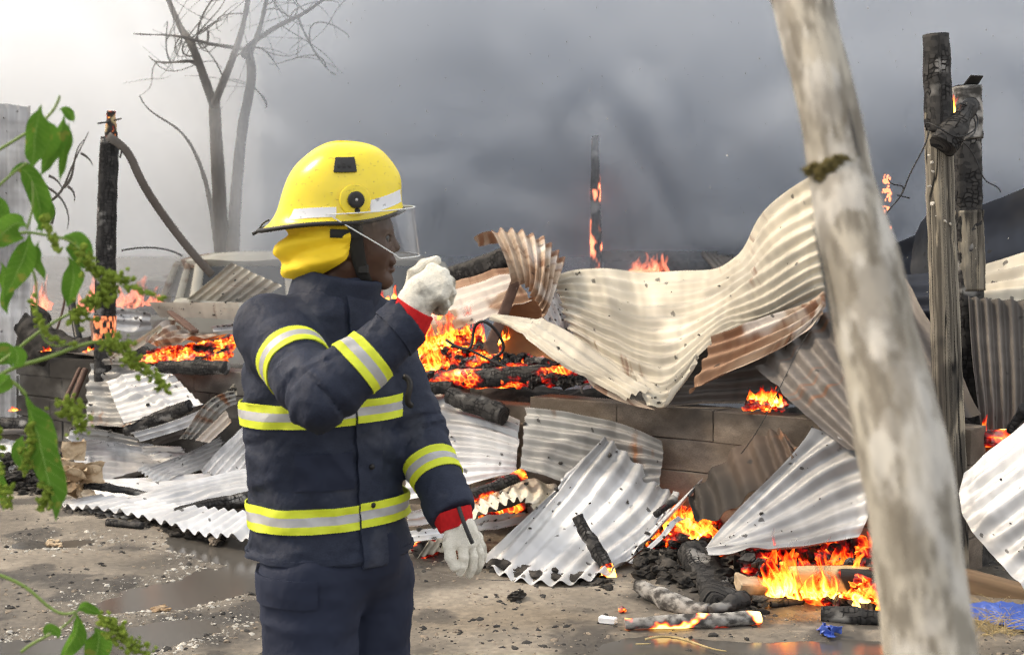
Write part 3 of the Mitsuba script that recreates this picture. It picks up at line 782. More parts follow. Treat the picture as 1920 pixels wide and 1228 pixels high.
put_sheet(N(6.95, [(1098, 704, 7.0), (1147, 736, 6.85), (1190, 752, 6.78)], [(1100, 712, 6.98), (1145, 744, 6.83), (1230, 770, 6.72)]), 0.5, 'rust_iron', 'thin rusty edge of sheet resting on the top of the wall', seed=28, amp=0.006)
put_sheet(N(6.8, [(1329, 634, 6.86), (1400, 612, 6.8), (1460, 593, 6.74), (1520, 570, 6.7), (1546, 545, 6.68)], [(1318, 680, 6.8), (1395, 652, 6.72), (1465, 622, 6.66), (1522, 590, 6.62), (1546, 560, 6.62)],
            [(1288, 752, 6.74), (1318, 722, 6.7), (1400, 688, 6.64), (1478, 648, 6.6), (1542, 584, 6.6)]), 4, 'rust_iron', 'rust streaked sheet torn away beneath the big cream sheet', seed=29, amp=0.016, rag=(.02, .02, .0, .08))
put_sheet(N(6.9, [(1300, 650, 7.1), (1400, 640, 7.1), (1500, 600, 7.1)], [(1250, 765, 6.95), (1380, 760, 6.9), (1500, 760, 6.9)]), 6, 'dark_iron', 'dark sooty sheet behind the torn rust streaked one', seed=30)
put_sheet(N(6.5, [(1418, 690, 6.72), (1545, 590, 6.7), (1690, 510, 6.7)], [(1496, 768, 6.38), (1620, 690, 6.32), (1765, 640, 6.3)], [(1596, 850, 6.08), (1700, 810, 6.05), (1842, 778, 6.05)]), 8, 'dark_iron',
          'dark grey brown sheet slanting down behind the foreground pole', ridges='v', seed=32, amp=0.015)
# ---- right side
put_sheet(N(7.2, [(1662, 462), (1750, 425), (1845, 382), (1960, 338)], [(1668, 500), (1750, 490), (1845, 462), (1960, 440)], [(1690, 560), (1760, 560), (1845, 530), (1960, 500)]), 1.5, 'black_iron', 'blackened blue sheet tilted behind the two posts', seed=33, amp=0.012)
put_sheet(N(7.05, [(1716, 430), (1740, 380)], [(1700, 520), (1745, 520)]), 1, 'black_iron', 'black torn point of sheet standing at the left of the right post', seed=34, rag=(.2, 0, .2, 0))
put_sheet(N(6.9, [(1690, 520, 7.0), (1760, 512, 6.95), (1832, 500, 6.9)], [(1692, 560, 6.8), (1760, 558, 6.75), (1832, 548, 6.7)], [(1720, 620, 6.7), (1770, 618, 6.65), (1832, 612, 6.6)]), 4, 'black_iron', 'black ridged sheet between the right post and the grey upright sheet', seed=35, amp=0.015)
put_sheet(N(6.6, [(1834, 506, 6.9), (1960, 462, 6.8)], [(1834, 536, 6.7), (1960, 516, 6.6)], [(1828, 560, 6.55), (1960, 560, 6.45)]), 3.5, 'cream_iron', 'cream sheet lying level at the right edge above the grey upright sheet', seed=36, amp=0.014)
put_sheet(N(6.3, [(1814, 557, 6.42), (1880, 562, 6.4), (1990, 564, 6.4)], [(1822, 680, 6.3), (1890, 690, 6.28), (1990, 690, 6.25)], [(1838, 800, 6.2), (1890, 812, 6.18), (1990, 815, 6.15)]), 7, 'dark_iron', 'grey brown upright sheet with vertical ridges at the right edge', ridges='v', seed=37, amp=0.015, rag=(.01, 0, .01, .02))
put_sheet([[P(1808, 884, 5.75), P(1880, 832, 5.75), P(1990, 745, 5.75), P(2120, 640, 5.8)], [P(1809, 974, 5.6), P(1885, 915, 5.55), P(2000, 830, 5.5), P(2140, 730, 5.5)], [P(1868, 1050, 5.42), P(1940, 995, 5.4), P(2050, 905, 5.35), P(2180, 800, 5.3)], [P(1935, 1134, 5.26), P(2000, 1080, 5.25), P(2110, 985, 5.2), P(2230, 880, 5.15)]], 7, 'zinc',
          'bright bluish white sheet with a crimped border at the bottom right edge', seed=38, amp=0.014, fade=lambda U, V: np.clip((U - 0.05) / 0.15, 0.25, 1))
# ---- in front of the wall
put_sheet(N(7.4, [(760, 750, 7.75), (830, 727, 7.75), (902, 755, 7.6), (976, 792, 7.45)], [(760, 812, 7.55), (830, 798, 7.5), (902, 806, 7.4), (976, 828, 7.3)], [(760, 872, 7.35), (830, 858, 7.3), (902, 858, 7.22), (973, 868, 7.18)], [(760, 940, 7.2), (830, 928, 7.15), (892, 906, 7.1), (968, 888, 7.1)]), 9, 'zinc',
          'white grey bowed sheet leaning on the wall beside the lowered arm', seed=39, amp=0.011, rag=(0, .03, .01, .02))
put_sheet(N(7.0, [(986, 766, 7.25), (1070, 774, 7.1), (1160, 796, 6.98), (1244, 829, 6.85)], [(978, 822, 7.1), (1062, 836, 7.0), (1152, 852, 6.88), (1245, 866, 6.78)], [(972, 880, 6.95), (1045, 905, 6.85), (1140, 926, 6.75), (1238, 914, 6.7)]), 6, 'zinc_dull',
          'grey sheet with level ridges leaning on the wall behind the fallen white sheet', seed=40, amp=0.013)
put_sheet([[P(1134, 826, 6.85), P(1166, 838, 6.83), P(1240, 902, 6.75), P(1266, 916, 6.7)], [P(1064, 896, 6.75), P(1110, 920, 6.68), P(1195, 972, 6.55), P(1228, 986, 6.5)], [P(985, 972, 6.65), P(1035, 1004, 6.55), P(1125, 1030, 6.42), P(1184, 1044, 6.38)], [G(906, 1050, .03), G(966, 1085, .02), G(1062, 1091, .03), G(1152, 1066, .05)]], 8, 'zinc',
          'big fallen white sheet in the middle with the burnt stick lying on it', ridges='v', seed=41, amp=0.014, dent=0.016, rag=(0, .01, .02, .015))
put_sheet(N(6.5, [(1148, 1066, 6.38), (1215, 1000, 6.46), (1300, 918, 6.6)], [(1180, 1053, 6.36), (1240, 985, 6.44), (1322, 896, 6.58)]), 1, 'zinc', 'narrow folded strip of sheet along the right side of the fallen white sheet', seed=42, amp=0.008)
put_sheet(N(6.45, [(1176, 1057, 6.33), (1230, 1012, 6.4), (1272, 966, 6.5)], [(1196, 1054, 6.31), (1245, 1010, 6.38), (1288, 970, 6.48)]), 1, 'zinc', 'second narrow strip of sheet beside the bed of fire, below the folded one', seed=43, amp=0.006)
put_sheet(N(6.5, [(1292, 930, 6.55), (1330, 890, 6.55), (1400, 832, 6.48), (1450, 806, 6.42), (1468, 814, 6.38)], [(1290, 950, 6.45), (1345, 925, 6.42), (1410, 870, 6.36), (1462, 836, 6.32), (1484, 836, 6.30)], [(1292, 966, 6.36), (1352, 968, 6.30), (1425, 912, 6.26), (1476, 872, 6.25), (1500, 854, 6.24)]), 7, 'scorched_iron',
          'burnt black brown sheet with a scalloped edge above the bed of fire', ridges='v', seed=44, amp=0.016)
put_sheet([[P(1321, 1024, 6.12), P(1369, 970, 6.18), P(1426, 912, 6.22), P(1483, 859, 6.24), P(1527, 796, 6.26)], [P(1323, 1028, 6.10), P(1388, 984, 6.14), P(1456, 930, 6.18), P(1525, 876, 6.18), P(1602, 838, 6.14)], [P(1325, 1032, 6.08), P(1404, 1000, 6.08), P(1484, 966, 6.10), P(1560, 926, 6.10), P(1634, 898, 6.06)],
           [P(1327, 1036, 6.05), P(1410, 1022, 6.04), P(1500, 1004, 6.02), P(1570, 982, 6.0), P(1632, 966, 5.98)], [P(1328, 1040, 6.03), P(1410, 1036, 5.98), P(1502, 1027, 5.95), P(1560, 1020, 5.93), P(1602, 1012, 5.92)]], 6, 'zinc',
          'fan shaped grey white sheet spread over the flames left of the foreground pole', seed=45, amp=0.015, fade=lambda U, V: np.clip(U * 1.2, 0.08, 1), rag=(0, .03, .0, .01), dent=0.014)
put_sheet([[P(868, 944, 6.95), P(905, 916, 7.05), P(955, 895, 7.1), P(1042, 910, 7.0)], [P(872, 958, 6.8), P(918, 938, 6.85), P(972, 925, 6.9), P(1045, 935, 6.85)], [G(876, 972, .26), G(932, 948, .30), G(974, 936, .32), P(1000, 956, 6.7)]], 8, 'cream_iron', 'cream sheet with scalloped lower edge arched over a dark gap beside the lowered glove', ridges='v', seed=46, amp=0.013)
put_sheet([[G(768, 1000, .12), G(850, 985, .15), G(950, 962, .18), G(1000, 950, .2)], [G(772, 1020, .08), G(860, 1008, .10), G(950, 990, .12), G(1000, 975, .14)]], 2, 'zinc', 'low white sheet running behind the lowered glove', seed=47)
put_sheet([[G(782, 1046, .02), G(830, 1034, .04), G(900, 1010, .06)], [G(800, 1018, .10), G(850, 1004, .12), G(910, 985, .14)]], 6, 'cream_iron', 'small scalloped sheet end on the earth left of the lowered glove', ridges='v', seed=48, amp=0.010)
put_sheet([[G(764, 958, .25), G(800, 950, .25), G(850, 930, .28)], [G(764, 985, .16), G(805, 980, .16), G(850, 962, .18)]], 2, 'zinc', 'small grey white sheet close to the firefighter\'s hip', seed=49)
# more of the pile on the left
put_sheet([[G(150, 796, .34), G(210, 808, .30), G(265, 822, .26)], [G(140, 820, .24), G(205, 828, .22), G(268, 838, .20)]], 2, 'zinc_dull', 'dull sooty strip of sheet at the foot of the grey standing sheet', seed=50, rag=(.05, .1, .05, .15))
put_sheet([[G(280, 826, .24), G(318, 806, .30), G(348, 800, .32)], [G(288, 838, .18), G(330, 826, .22), G(352, 818, .24)]], 2, 'dark_iron', 'black bent scrap of sheet in the middle of the left pile', seed=51, dent=.04, rag=(.1, .2, .1, .2))
put_sheet([[G(262, 842, .18), G(300, 838, .20), G(345, 836, .20)], [G(268, 856, .12), G(305, 852, .13), G(350, 850, .14)]], 2, 'zinc_pale', 'bright torn scrap of sheet below the black bent one', seed=52, dent=.03, rag=(.1, .2, .1, .3))
put_sheet([[G(368, 832, .22), G(400, 812, .28), G(452, 786, .38)], [G(380, 846, .16), G(415, 828, .20), G(460, 806, .28)]], 3, 'zinc_dull', 'crumpled grey sheet edge above the long bright sheet behind the firefighter', seed=53, dent=.03)
put_sheet([[G(150, 790, .36), G(172, 775, .40)], [G(120, 812, .22), G(150, 800, .28)]], 1, 'zinc', 'small bright curled edge of sheet left of the grey standing sheet', seed=54, dent=.03)
put_sheet(N(9.2, [(60, 640, 10.6), (130, 642, 10.4), (185, 650, 10.2)], [(70, 660, 10.3), (140, 664, 10.1), (200, 676, 9.9)]), 2, 'dark_iron', 'sooty strip of sheet lying along the top of the left wall', seed=55)
put_sheet(N(9.2, [(186, 662, 9.75), (225, 664, 9.6), (245, 672, 9.5)], [(190, 684, 9.7), (215, 682, 9.55), (240, 680, 9.45)]), 1.5, 'zinc_dull', 'small grey scrap of sheet at the foot of the burnt post', seed=56, dent=.03)

# ---------------------------------------------------------------- fire: beds of embers and flames
def flames(name, spots, label, seed=0, glow=None, parent=None, cat='flames'):
    """Tongues of flame: spots of (base point, height, width, lean)."""
    r = np.random.default_rng(seed)
    vs, fs, uvs, at = [], [], [], 0
    n, sides = 12, 9
    t = np.linspace(0, 1, n)
    a = np.linspace(0, 2 * np.pi, sides, endpoint=False)
    for base, h, w, lean in spots:
        ph = r.random(4) * 6.28
        cx = base[0] + lean * h * t ** 1.5 + w * 0.55 * np.sin(3.2 * t + ph[0]) * t
        cy = base[1] + w * 0.4 * np.sin(2.7 * t + ph[1]) * t
        cz = base[2] + h * t
        rad = w * (np.clip(t * 5, 0, 1) ** 0.5 * 0.55 + 0.45) * (1 - t) ** 0.75 * (0.8 + 0.35 * np.sin(7 * t + ph[2]))
        ring = np.stack([cx[:, None] + rad[:, None] * np.cos(a), cy[:, None] + 0.6 * rad[:, None] * np.sin(a), np.repeat(cz[:, None], sides, 1)], -1)
        ring = ring + 0.35 * w * (np.stack([meshkit.noise(ring * 26 + k * 9, seed + k) for k in range(3)], -1) - 0.5)
        vs.append(ring.reshape(-1, 3))
        f = tri(grid_faces(n, sides, True))
        m = trimesh.Trimesh(vs[-1], f, process=False)
        fs.append((f if m.volume > 0 else f[:, ::-1]) + at)
        at += n * sides
        hv = np.clip(1.05 - 0.75 * t, 0.1, 1) * (0.85 + 0.3 * r.random())
        uvs.append(np.stack([np.tile(a, n), np.repeat(hv, sides)], -1))
    return put(name, (np.vstack(vs), np.vstack(fs)), 'flame', smooth=True, uv=np.vstack(uvs), label=label, cat=cat, kind='stuff', glow=glow or FLAME, parent=parent)


def ember_bed(name, pts, sizes, label, seed=0, flat=0.7, glow=None):
    v, f = chips(pts, sizes, seed, flat, base=ICO)
    return put(name, (v, f), 'char', smooth=False, uv=v[:, :2], label=label, cat='embers', kind='stuff', glow=glow or BED)


def spread(quad, n, seed, lift=0.0):
    """Points spread over a four-cornered patch."""
    r = np.random.default_rng(seed)
    u, v = r.random((2, n, 1))
    a, b, c, d = [np.asarray(x) for x in quad]
    p = (a * (1 - u) + b * u) * (1 - v) + (d * (1 - u) + c * u) * v
    p[:, 2] += lift * (r.random(n) - 0.3)
    return p


def spots(quad, n, h, w, seed, lean=0.1):
    r = np.random.default_rng(seed)
    return [(q, h * (0.4 + 0.9 * r.random() ** 1.5), w * (0.6 + 0.8 * r.random()), lean + 0.5 * (r.random() - 0.5)) for q in spread(quad, n, seed + 1)]


# the large fire on the wall, right of the firefighter
A = [P(760, 722, 7.80), P(905, 722, 7.62), P(900, 640, 8.15), P(770, 600, 8.5)]
ember_bed('ember_bed', np.vstack([spread(A, 420, 1, .06), spread([P(880, 720, 7.66), P(1095, 722, 7.24), P(1085, 695, 7.5), P(890, 655, 8.05)], 520, 2, .05)]), np.random.default_rng(3).uniform(.012, .042, 940),
          'glowing bed of burning rubbish on top of the wall right of the firefighter', 4)
flames('flame', spots([P(760, 715, 7.85), P(885, 700, 7.85), P(880, 650, 8.2), P(770, 625, 8.4)], 64, .24, .06, 5) + spots([P(880, 715, 7.7), P(1080, 718, 7.3), P(1060, 700, 7.5), P(890, 680, 7.9)], 26, .075, .028, 6)
       + spots([P(840, 660, 8.2), P(950, 650, 8.2), P(950, 630, 8.3), P(830, 640, 8.4)], 18, .18, .04, 7), 'bright yellow flames leaping from the fire on the wall right of the firefighter', 8)
# the bed under the folded sheet, left of the firefighter
B = [P(255, 680, 9.25), P(420, 686, 8.95), P(446, 636, 9.4), P(300, 664, 9.6)]
ember_bed('ember_bed', spread(B, 520, 9, .05), np.random.default_rng(4).uniform(.012, .038, 520), 'glowing bed of embers on the wall left of the firefighter', 10)
flames('flame', spots([P(262, 680, 9.22), P(415, 684, 8.95), P(430, 660, 9.2), P(300, 672, 9.4)], 34, .055, .03, 11), 'low yellow flames on the bed of embers left of the firefighter', 12)
# the fire under the black sheet and the fan shaped one
C = [G(1215, 1050, .02), G(1350, 1052, .02), P(1345, 985, 6.75), P(1235, 970, 6.85)]
ember_bed('ember_bed', spread(C, 420, 13, .10), np.random.default_rng(5).uniform(.012, .04, 420), 'bed of glowing embers under the burnt black sheet', 14)
flames('flame', spots([P(1250, 1010, 6.6), P(1330, 1015, 6.5), P(1335, 990, 6.7), P(1255, 985, 6.8)], 36, .15, .05, 15), 'orange yellow flames burning under the burnt black sheet', 16)
D = [G(1400, 1100, .02), G(1660, 1148, .02), P(1660, 1050, 6.25), P(1400, 1060, 6.3)]
ember_bed('ember_bed', spread(D, 560, 17, .16), np.random.default_rng(6).uniform(.014, .05, 560), 'glowing embers and burning wood under the fan shaped sheet', 18)
flames('flame', spots([G(1440, 1120, .05), G(1665, 1150, .04), P(1660, 1085, 6.0), P(1430, 1080, 6.05)], 64, .20, .05, 19, .2) + spots([P(1630, 1045, 6.1), P(1668, 1050, 6.1), P(1665, 1020, 6.2), P(1630, 1025, 6.2)], 10, .17, .03, 20), 'tall orange flames licking up beneath the fan shaped sheet beside the foreground pole', 21)
flames('flame', spots([P(1396, 760, 6.62), P(1474, 764, 6.5), P(1470, 752, 6.6), P(1405, 748, 6.7)], 20, .075, .024, 22), 'small orange fire burning on top of the wall below the rusty sheet', 23)
ember_bed('ember_bed', spread([P(1392, 768, 6.6), P(1482, 772, 6.5), P(1476, 755, 6.62), P(1398, 750, 6.7)], 70, 24, .03), np.random.default_rng(7).uniform(.008, .022, 70), 'handful of embers on top of the wall below the rusty sheet', 25)
# fire seen through the smoke; hazy ones carry haze in their glow colour
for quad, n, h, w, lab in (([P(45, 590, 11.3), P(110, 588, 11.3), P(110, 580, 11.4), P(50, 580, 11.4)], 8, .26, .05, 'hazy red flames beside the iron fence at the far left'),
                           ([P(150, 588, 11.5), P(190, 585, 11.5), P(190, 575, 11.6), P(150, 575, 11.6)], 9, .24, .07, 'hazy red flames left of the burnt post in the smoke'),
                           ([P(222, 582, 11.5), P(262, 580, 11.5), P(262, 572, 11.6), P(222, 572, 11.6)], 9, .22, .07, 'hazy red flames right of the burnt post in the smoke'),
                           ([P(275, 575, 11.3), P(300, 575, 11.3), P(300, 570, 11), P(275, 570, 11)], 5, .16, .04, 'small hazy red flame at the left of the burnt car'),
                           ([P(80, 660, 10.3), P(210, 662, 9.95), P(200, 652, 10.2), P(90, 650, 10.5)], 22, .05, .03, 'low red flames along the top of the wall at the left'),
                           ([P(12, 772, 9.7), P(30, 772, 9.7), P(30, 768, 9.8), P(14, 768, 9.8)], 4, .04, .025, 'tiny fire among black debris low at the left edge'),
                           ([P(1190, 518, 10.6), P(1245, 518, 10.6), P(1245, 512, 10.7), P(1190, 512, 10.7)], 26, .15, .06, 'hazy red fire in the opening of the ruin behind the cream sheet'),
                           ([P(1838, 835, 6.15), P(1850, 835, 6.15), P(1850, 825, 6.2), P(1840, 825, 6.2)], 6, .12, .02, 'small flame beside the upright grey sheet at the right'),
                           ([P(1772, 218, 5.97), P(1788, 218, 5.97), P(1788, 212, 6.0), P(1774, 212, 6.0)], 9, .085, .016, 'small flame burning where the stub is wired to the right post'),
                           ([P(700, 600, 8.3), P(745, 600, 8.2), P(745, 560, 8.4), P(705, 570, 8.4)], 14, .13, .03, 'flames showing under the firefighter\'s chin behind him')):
    flames('flame', spots(quad, n, h, w, len(lab)), lab, len(lab) * 3, glow=HAZED_FLAME if ('hazy' in lab or 'drifting' in lab) else None)

r = np.random.default_rng(44)
bits = np.array([P(a, b, 9.3) for a, b in zip(np.concatenate([r.normal(1663, 5, 26), r.normal(1658, 5, 16)]), np.concatenate([r.uniform(316, 375, 26), r.uniform(385, 440, 16)]))])
v, f = chips(bits, r.uniform(.004, .016, len(bits)), 45, 1.3, base=OCT)
put('burning_scraps', (v, f), 'char', smooth=False, label='burning scraps hanging in the smoke left of the right post', cat='burning scraps', kind='stuff', glow=rgb(0.5, 0.13, 0.06))

# ---------------------------------------------------------------- burnt timber
def timber(pts, radii, label, mat_='char', name='charred_beam', cat='charred wood', **k):
    k = {'n': 40, 'sides': 18, 'rough': 0.012, 'freq': 16, **k}
    return put_tube(name, pts, radii, mat_, label=label, cat=cat, **k)


timber([P(818, 530, 8.75), P(955, 482, 8.55)], [.062, .068], 'charred black beam lying over the rust and cream sheet', square=5, seed=1, rough=.010)
timber([P(820, 548, 8.72), P(905, 528, 8.6)], [.03, .028], 'thin charred lath glowing along its edge under the charred beam', glow=EMBER, seed=2)
timber([P(820, 712, 7.72), P(1085, 702, 7.40)], [.055, .06, .045], 'charred log with glowing cracks along the front of the fire on the wall', glow=EMBER, seed=3, rough=.016)
timber([P(842, 740, 7.55), P(946, 778, 7.35)], [.05, .06, .055], 'thick charred log end lying on the bowed white sheet against the wall', seed=4, rough=.018)
timber([P(775, 726, 7.7), P(850, 728, 7.62)], [.045, .035], 'short black log behind the firefighter\'s elbow on the wall', seed=5)
timber([P(236, 808, 8.75), P(356, 760, 8.6)], [.032, .045, .04], 'charred beam across the tilted silvery sheet', seed=6)
timber([P(300, 688, 9.05), P(425, 690, 8.85)], [.04, .05, .045], 'charred log below the glowing bed left of the firefighter', seed=7)
timber([G(166, 908, .12), G(320, 934, .06)], [.055, .032, .018], 'flat charred plank sticking out of the brown crumpled card', flat=.5, seed=8, square=4)
timber([G(202, 980, .02), G(268, 986, .02)], [.02, .023, .02], 'short charred stick alone on the earth at the left', seed=9, n=24)
timber([G(330, 960, .07), G(470, 934, .10)], [.03, .045, .045], 'charred log lying on the scalloped front sheet', seed=10)
timber([P(785, 1034, 6.55), P(862, 988, 6.85)], [.045, .05, .05], 'charred log with a glowing end pointing at the firefighter\'s hip', seed=11, glow=EMBER)
timber([P(768, 972, 6.9), P(880, 932, 6.95), P(985, 886, 7.0)], [.028, .034, .026], 'long charred branch with embers under the bowed white sheet', seed=12, glow=EMBER)
timber([P(900, 975, 6.75), P(985, 950, 6.85)], [.02, .022], 'glowing stick in the dark gap under the cream scalloped sheet', seed=13, glow=EMBER)
timber([P(1230, 965, 6.42), P(1265, 935, 6.5)], [.02, .02], 'small glowing stick lying on the fallen white sheet', seed=14, glow=EMBER, n=20)
k = timber([P(1083, 968, 6.36), P(1112, 1022, 6.28), P(1138, 1064, 6.2)], [.028, .034, .034], 'thick burnt stick lying on the fallen white sheet', name='burnt_stick', seed=15, rough=.016)
put_tube('glowing_end', [P(1136, 1060, 6.2), P(1152, 1102, 6.14), G(1166, 1140, .02)], [.03, .028, .014], 'char', parent=k, label='glowing orange lower end', glow=mikit.proc(lambda p, n, uv: hot(smoothstep(0.30, 0.62, fbm(p.x * 26, p.y * 26, p.z * 30, 3))) * 0.75), n=26, sides=14, rough=.014, freq=30, seed=16)
timber([P(1296, 1026, 6.22), P(1320, 1070, 6.1), G(1348, 1122, .05)], [.075, .085, .078], 'thick charred block with checkered cracks standing before the bed of fire', square=5, seed=17, rough=.010, flat=.7)
k = timber([G(1172, 1168, .025), G(1290, 1164, .03), G(1424, 1158, .03)], [.024, .03, .026], 'burning stick on the earth, white with ash and glowing orange', name='ash_stick', mat_='ash', seed=18, rough=.012,
           glow=mikit.proc(lambda p, n, uv: hot(smoothstep(0.46, 0.64, fbm(p.x * 13, p.y * 15, p.z * 15, 3))) * 0.7))
timber([G(1540, 1150, .03), G(1665, 1160, .03)], [.032, .036, .03], 'charred log on the earth below the flames at the pole', seed=19)
timber([P(1478, 1082, 5.72), P(1600, 1090, 5.68), P(1700, 1098, 5.64)], [.045, .062, .06], 'pale yellow plank scorched black, burning below the fan shaped sheet', mat_='plank', name='plank', cat='plank', square=6, seed=20, rough=.002, flat=.75, up=(0, 1, 0.2))
timber([P(1790, 1084, 5.9), P(1990, 1140, 5.7)], [.055, .055], 'brown timber lying under the bright sheet at the bottom right', mat_='brown_wood', name='timber', cat='timber', square=7, seed=21, rough=.002)
timber([P(1818, 770, 6.35), P(1826, 850, 6.2)], [.05, .04], 'black board edged with white ash right of the right post', seed=22, square=5, flat=.4)
timber([P(1836, 822, 6.1), P(1895, 818, 6.05)], [.036, .034], 'black billet with a glowing rim at the right', seed=23, square=5, glow=EMBER)
timber([P(1896, 812, 5.98), P(1912, 780, 5.95), P(1935, 740, 5.9)], [.02, .024, .012], 'charred knotty branch at the right edge above the bright sheet', seed=24, rough=.02)
timber([P(1800, 850, 6.2), P(1880, 838, 6.1)], [.04, .04], 'reddish scorched board between the right post and the bright sheet', mat_='burnt_board', name='board', cat='board', square=6, seed=25, rough=.002, flat=.6)
timber([G(1200, 1100, .05), G(1270, 1132, .03), G(1330, 1146, .03)], [.03, .045, .03], 'grey ashy log lying before the checkered block', mat_='ash', seed=26, rough=.02)
timber([G(1330, 1148, .03), G(1398, 1120, .06)], [.03, .035], 'charred stub leaning on the checkered block', seed=27, rough=.02)
timber([G(-60, 792, .32), G(60, 800, .30)], [.06, .05], 'black charred beam low at the left edge', seed=28)
timber([G(-60, 812, .26), G(80, 806, .28)], [.02, .02], 'thin pale pole lying on the black debris at the left edge', mat_='grey_bar', seed=29, rough=.002)
timber([P(318, 584, 9.55), P(366, 622, 9.35)], [.022, .035, .03], 'reddish brown plank end sticking up out of the folded rusty sheet', mat_='rust_bar', name='plank', cat='plank', square=5, flat=.4, seed=30, rough=.004)
timber([G(1445, 1133, .012), G(1508, 1127, .012)], [.010, .014, .008], 'thin charred splinter on the earth before the flames', seed=31, n=20)
timber([P(1215, 1035, 6.45), P(1282, 1050, 6.3)], [.012, .016, .012], 'grey burnt stick poking out of the bed of fire', mat_='ash', seed=32, n=20)

# rough black rubble at the feet of the sheets
pts = np.vstack([spread([G(1190, 1080, .0), G(1440, 1150, .0), G(1400, 1060, .03), G(1200, 1040, .06)], 240, 31, .06), spread([G(880, 1070, .0), G(1150, 1110, .0), G(1140, 1080, .02), G(900, 1055, .02)], 70, 32, .02),
                 spread([G(0, 930, .0), G(110, 930, .0), G(120, 850, .12), G(-20, 860, .15)], 220, 33, .08), spread([G(120, 960, .0), G(420, 1020, .0), G(420, 1005, .0), G(120, 945, .0)], 90, 34, .01),
                 spread([G(1390, 1070, .0), G(1690, 1150, .0), G(1690, 1100, .05), G(1400, 1040, .05)], 160, 35, .04)])
v, f = chips(pts, np.random.default_rng(8).uniform(.012, .055, len(pts)) * np.random.default_rng(9).uniform(.4, 1, len(pts)), 36, .6, base=ICO)
put('charcoal', (v, f), 'soot', smooth=False, uv=v[:, :2], label='loose lumps of charcoal and ash under the sheets', cat='charcoal', kind='stuff')

# ---------------------------------------------------------------- bars and rods in the fire
k = put_tube('brown_bar', [P(968, 526, 8.0), P(936, 608, 7.95), P(915, 660, 7.9)], [.030, .032, .036], 'rust_bar', label='flat brown iron bar standing aslant in the fire', cat='iron bar', square=6, flat=.3, up=(0, 1, 0), rough=.001, n=14)
put_tube('foot', [P(918, 640, 7.88), P(930, 668, 7.85)], [.05, .045], 'rust_bar', parent=k, square=5, flat=.4, n=10, rough=.004)
put_tube('chair_frame', [P(836, 637, 7.8), P(886, 637, 7.75), P(891, 612, 7.75), P(902, 603, 7.72), P(940, 636, 7.7), P(944, 650, 7.7), P(930, 668, 7.7)], .009, 'black_metal', label='bent black tube frame of a burnt chair in the flames', cat='chair frame', n=60, sides=8, rough=0)
put_tube('rod', [P(845, 650, 7.78), P(905, 668, 7.7), P(960, 690, 7.6), P(1010, 686, 7.5), P(1060, 712, 7.4)], .008, 'black_metal', label='long bent black rod sagging over the embers', cat='rod', n=50, sides=8)
put_tube('rod', [P(868, 722, 7.6), P(876, 704, 7.6), P(912, 704, 7.58)], .006, 'black_metal', label='thin hooked rod at the front of the fire', cat='rod', n=24, sides=7)
put_tube('rod', [P(1093, 738, 7.2), P(1095, 722, 7.2), P(1110, 721, 7.2), P(1114, 728, 7.2)], .006, 'grey_bar', label='small bent rod set in the top of the wall', cat='rod', n=24, sides=7)
put('back_board', solidify(*(lambda s: (s.reshape(-1, 3), grid_faces(8, 12)))(surface(N(8.5, [(930, 590, 8.5), (1030, 540, 8.3)], [(930, 720, 8.0), (1110, 715, 7.75)]), 12, 8)(*np.meshgrid(np.linspace(0, 1, 8), np.linspace(0, 1, 12), indexing='ij'))), .02),
    'burnt_board', smooth=False, label='scorched red brown board at the back of the fire', cat='board')
for pts_, r_, lab in (([P(150, 690, 9.95), P(116, 762, 9.75)], .012, 'thin rusty bar leaning on the wall at the left'), ([P(160, 692, 9.9), P(132, 762, 9.7)], .02, 'wider brown slat leaning on the wall beside the thin bar'),
                      ([P(132, 556, 10.6), P(148, 640, 10.3)], .03, 'dark burnt stake standing in the smoke at the left'), ([P(98, 640, 10.6), P(118, 580, 10.7), P(126, 515, 10.8)], .008, 'bent thin rod in the smoke at the left')):
    put_tube('iron_bar', pts_, r_, 'rust_bar' if r_ < .025 else 'black_metal', label=lab, cat='bar', n=14, sides=8, square=4, rough=.001)
timber([P(55, 600, 10.8), P(85, 650, 10.5), P(150, 660, 10.3), P(180, 640, 10.2)], [.16, .15, .14, .06], 'heap of black debris on the wall beside the iron fence', mat_='soot', name='debris', cat='debris', rough=.07, freq=7, seed=40)
timber([P(196, 640, 10.1), P(180, 600, 10.3)], [.10, .05], 'reddish curved burnt panel left of the post', mat_='rust_bar', name='panel', cat='panel', rough=.01, flat=.3, seed=41)

# ---------------------------------------------------------------- posts
# left burnt post with its strap
k = put_tube('burnt_post', [G(196, 790, .0) * 0 + np.array([P(196, 660, 9.75)[0], 9.75, 0.0]), P(197, 600, 9.75), P(200, 420, 9.75), P(206, 258, 9.75)], [.072, .070, .065, .060], 'char', label='charred square post with a bent strap at the left in the smoke', cat='post', n=50, sides=24, square=5, rough=.006, freq=14, seed=50)
put_tube('splintered_top', [P(208, 262, 9.75), P(209, 209, 9.75)], [.042, .034, .028], 'plank', parent=k, n=20, sides=12, rough=.012, freq=40, seed=51, square=4, glow=mikit.proc(lambda p, n, uv: hot(smoothstep(0.58, 0.80, fbm(p.x * 60, p.y * 60, p.z * 40, 3))) * 0.4))
put_tube('strap', [P(203, 255, 9.66), P(218, 266, 9.66), P(238, 285, 9.7), P(256, 320, 9.75), P(300, 395, 9.9), P(345, 455, 10.0), P(398, 516, 10.1)], .030, 'grey_bar', parent=k, label='bent flat iron strap slanting down to the car', n=50, sides=12, square=6, flat=.35, up=(0, 1, 0))
put_tube('bolt', [P(183, 232, 9.62), P(204, 229, 9.66)], .006, 'black_metal', parent=k, n=6, sides=7)
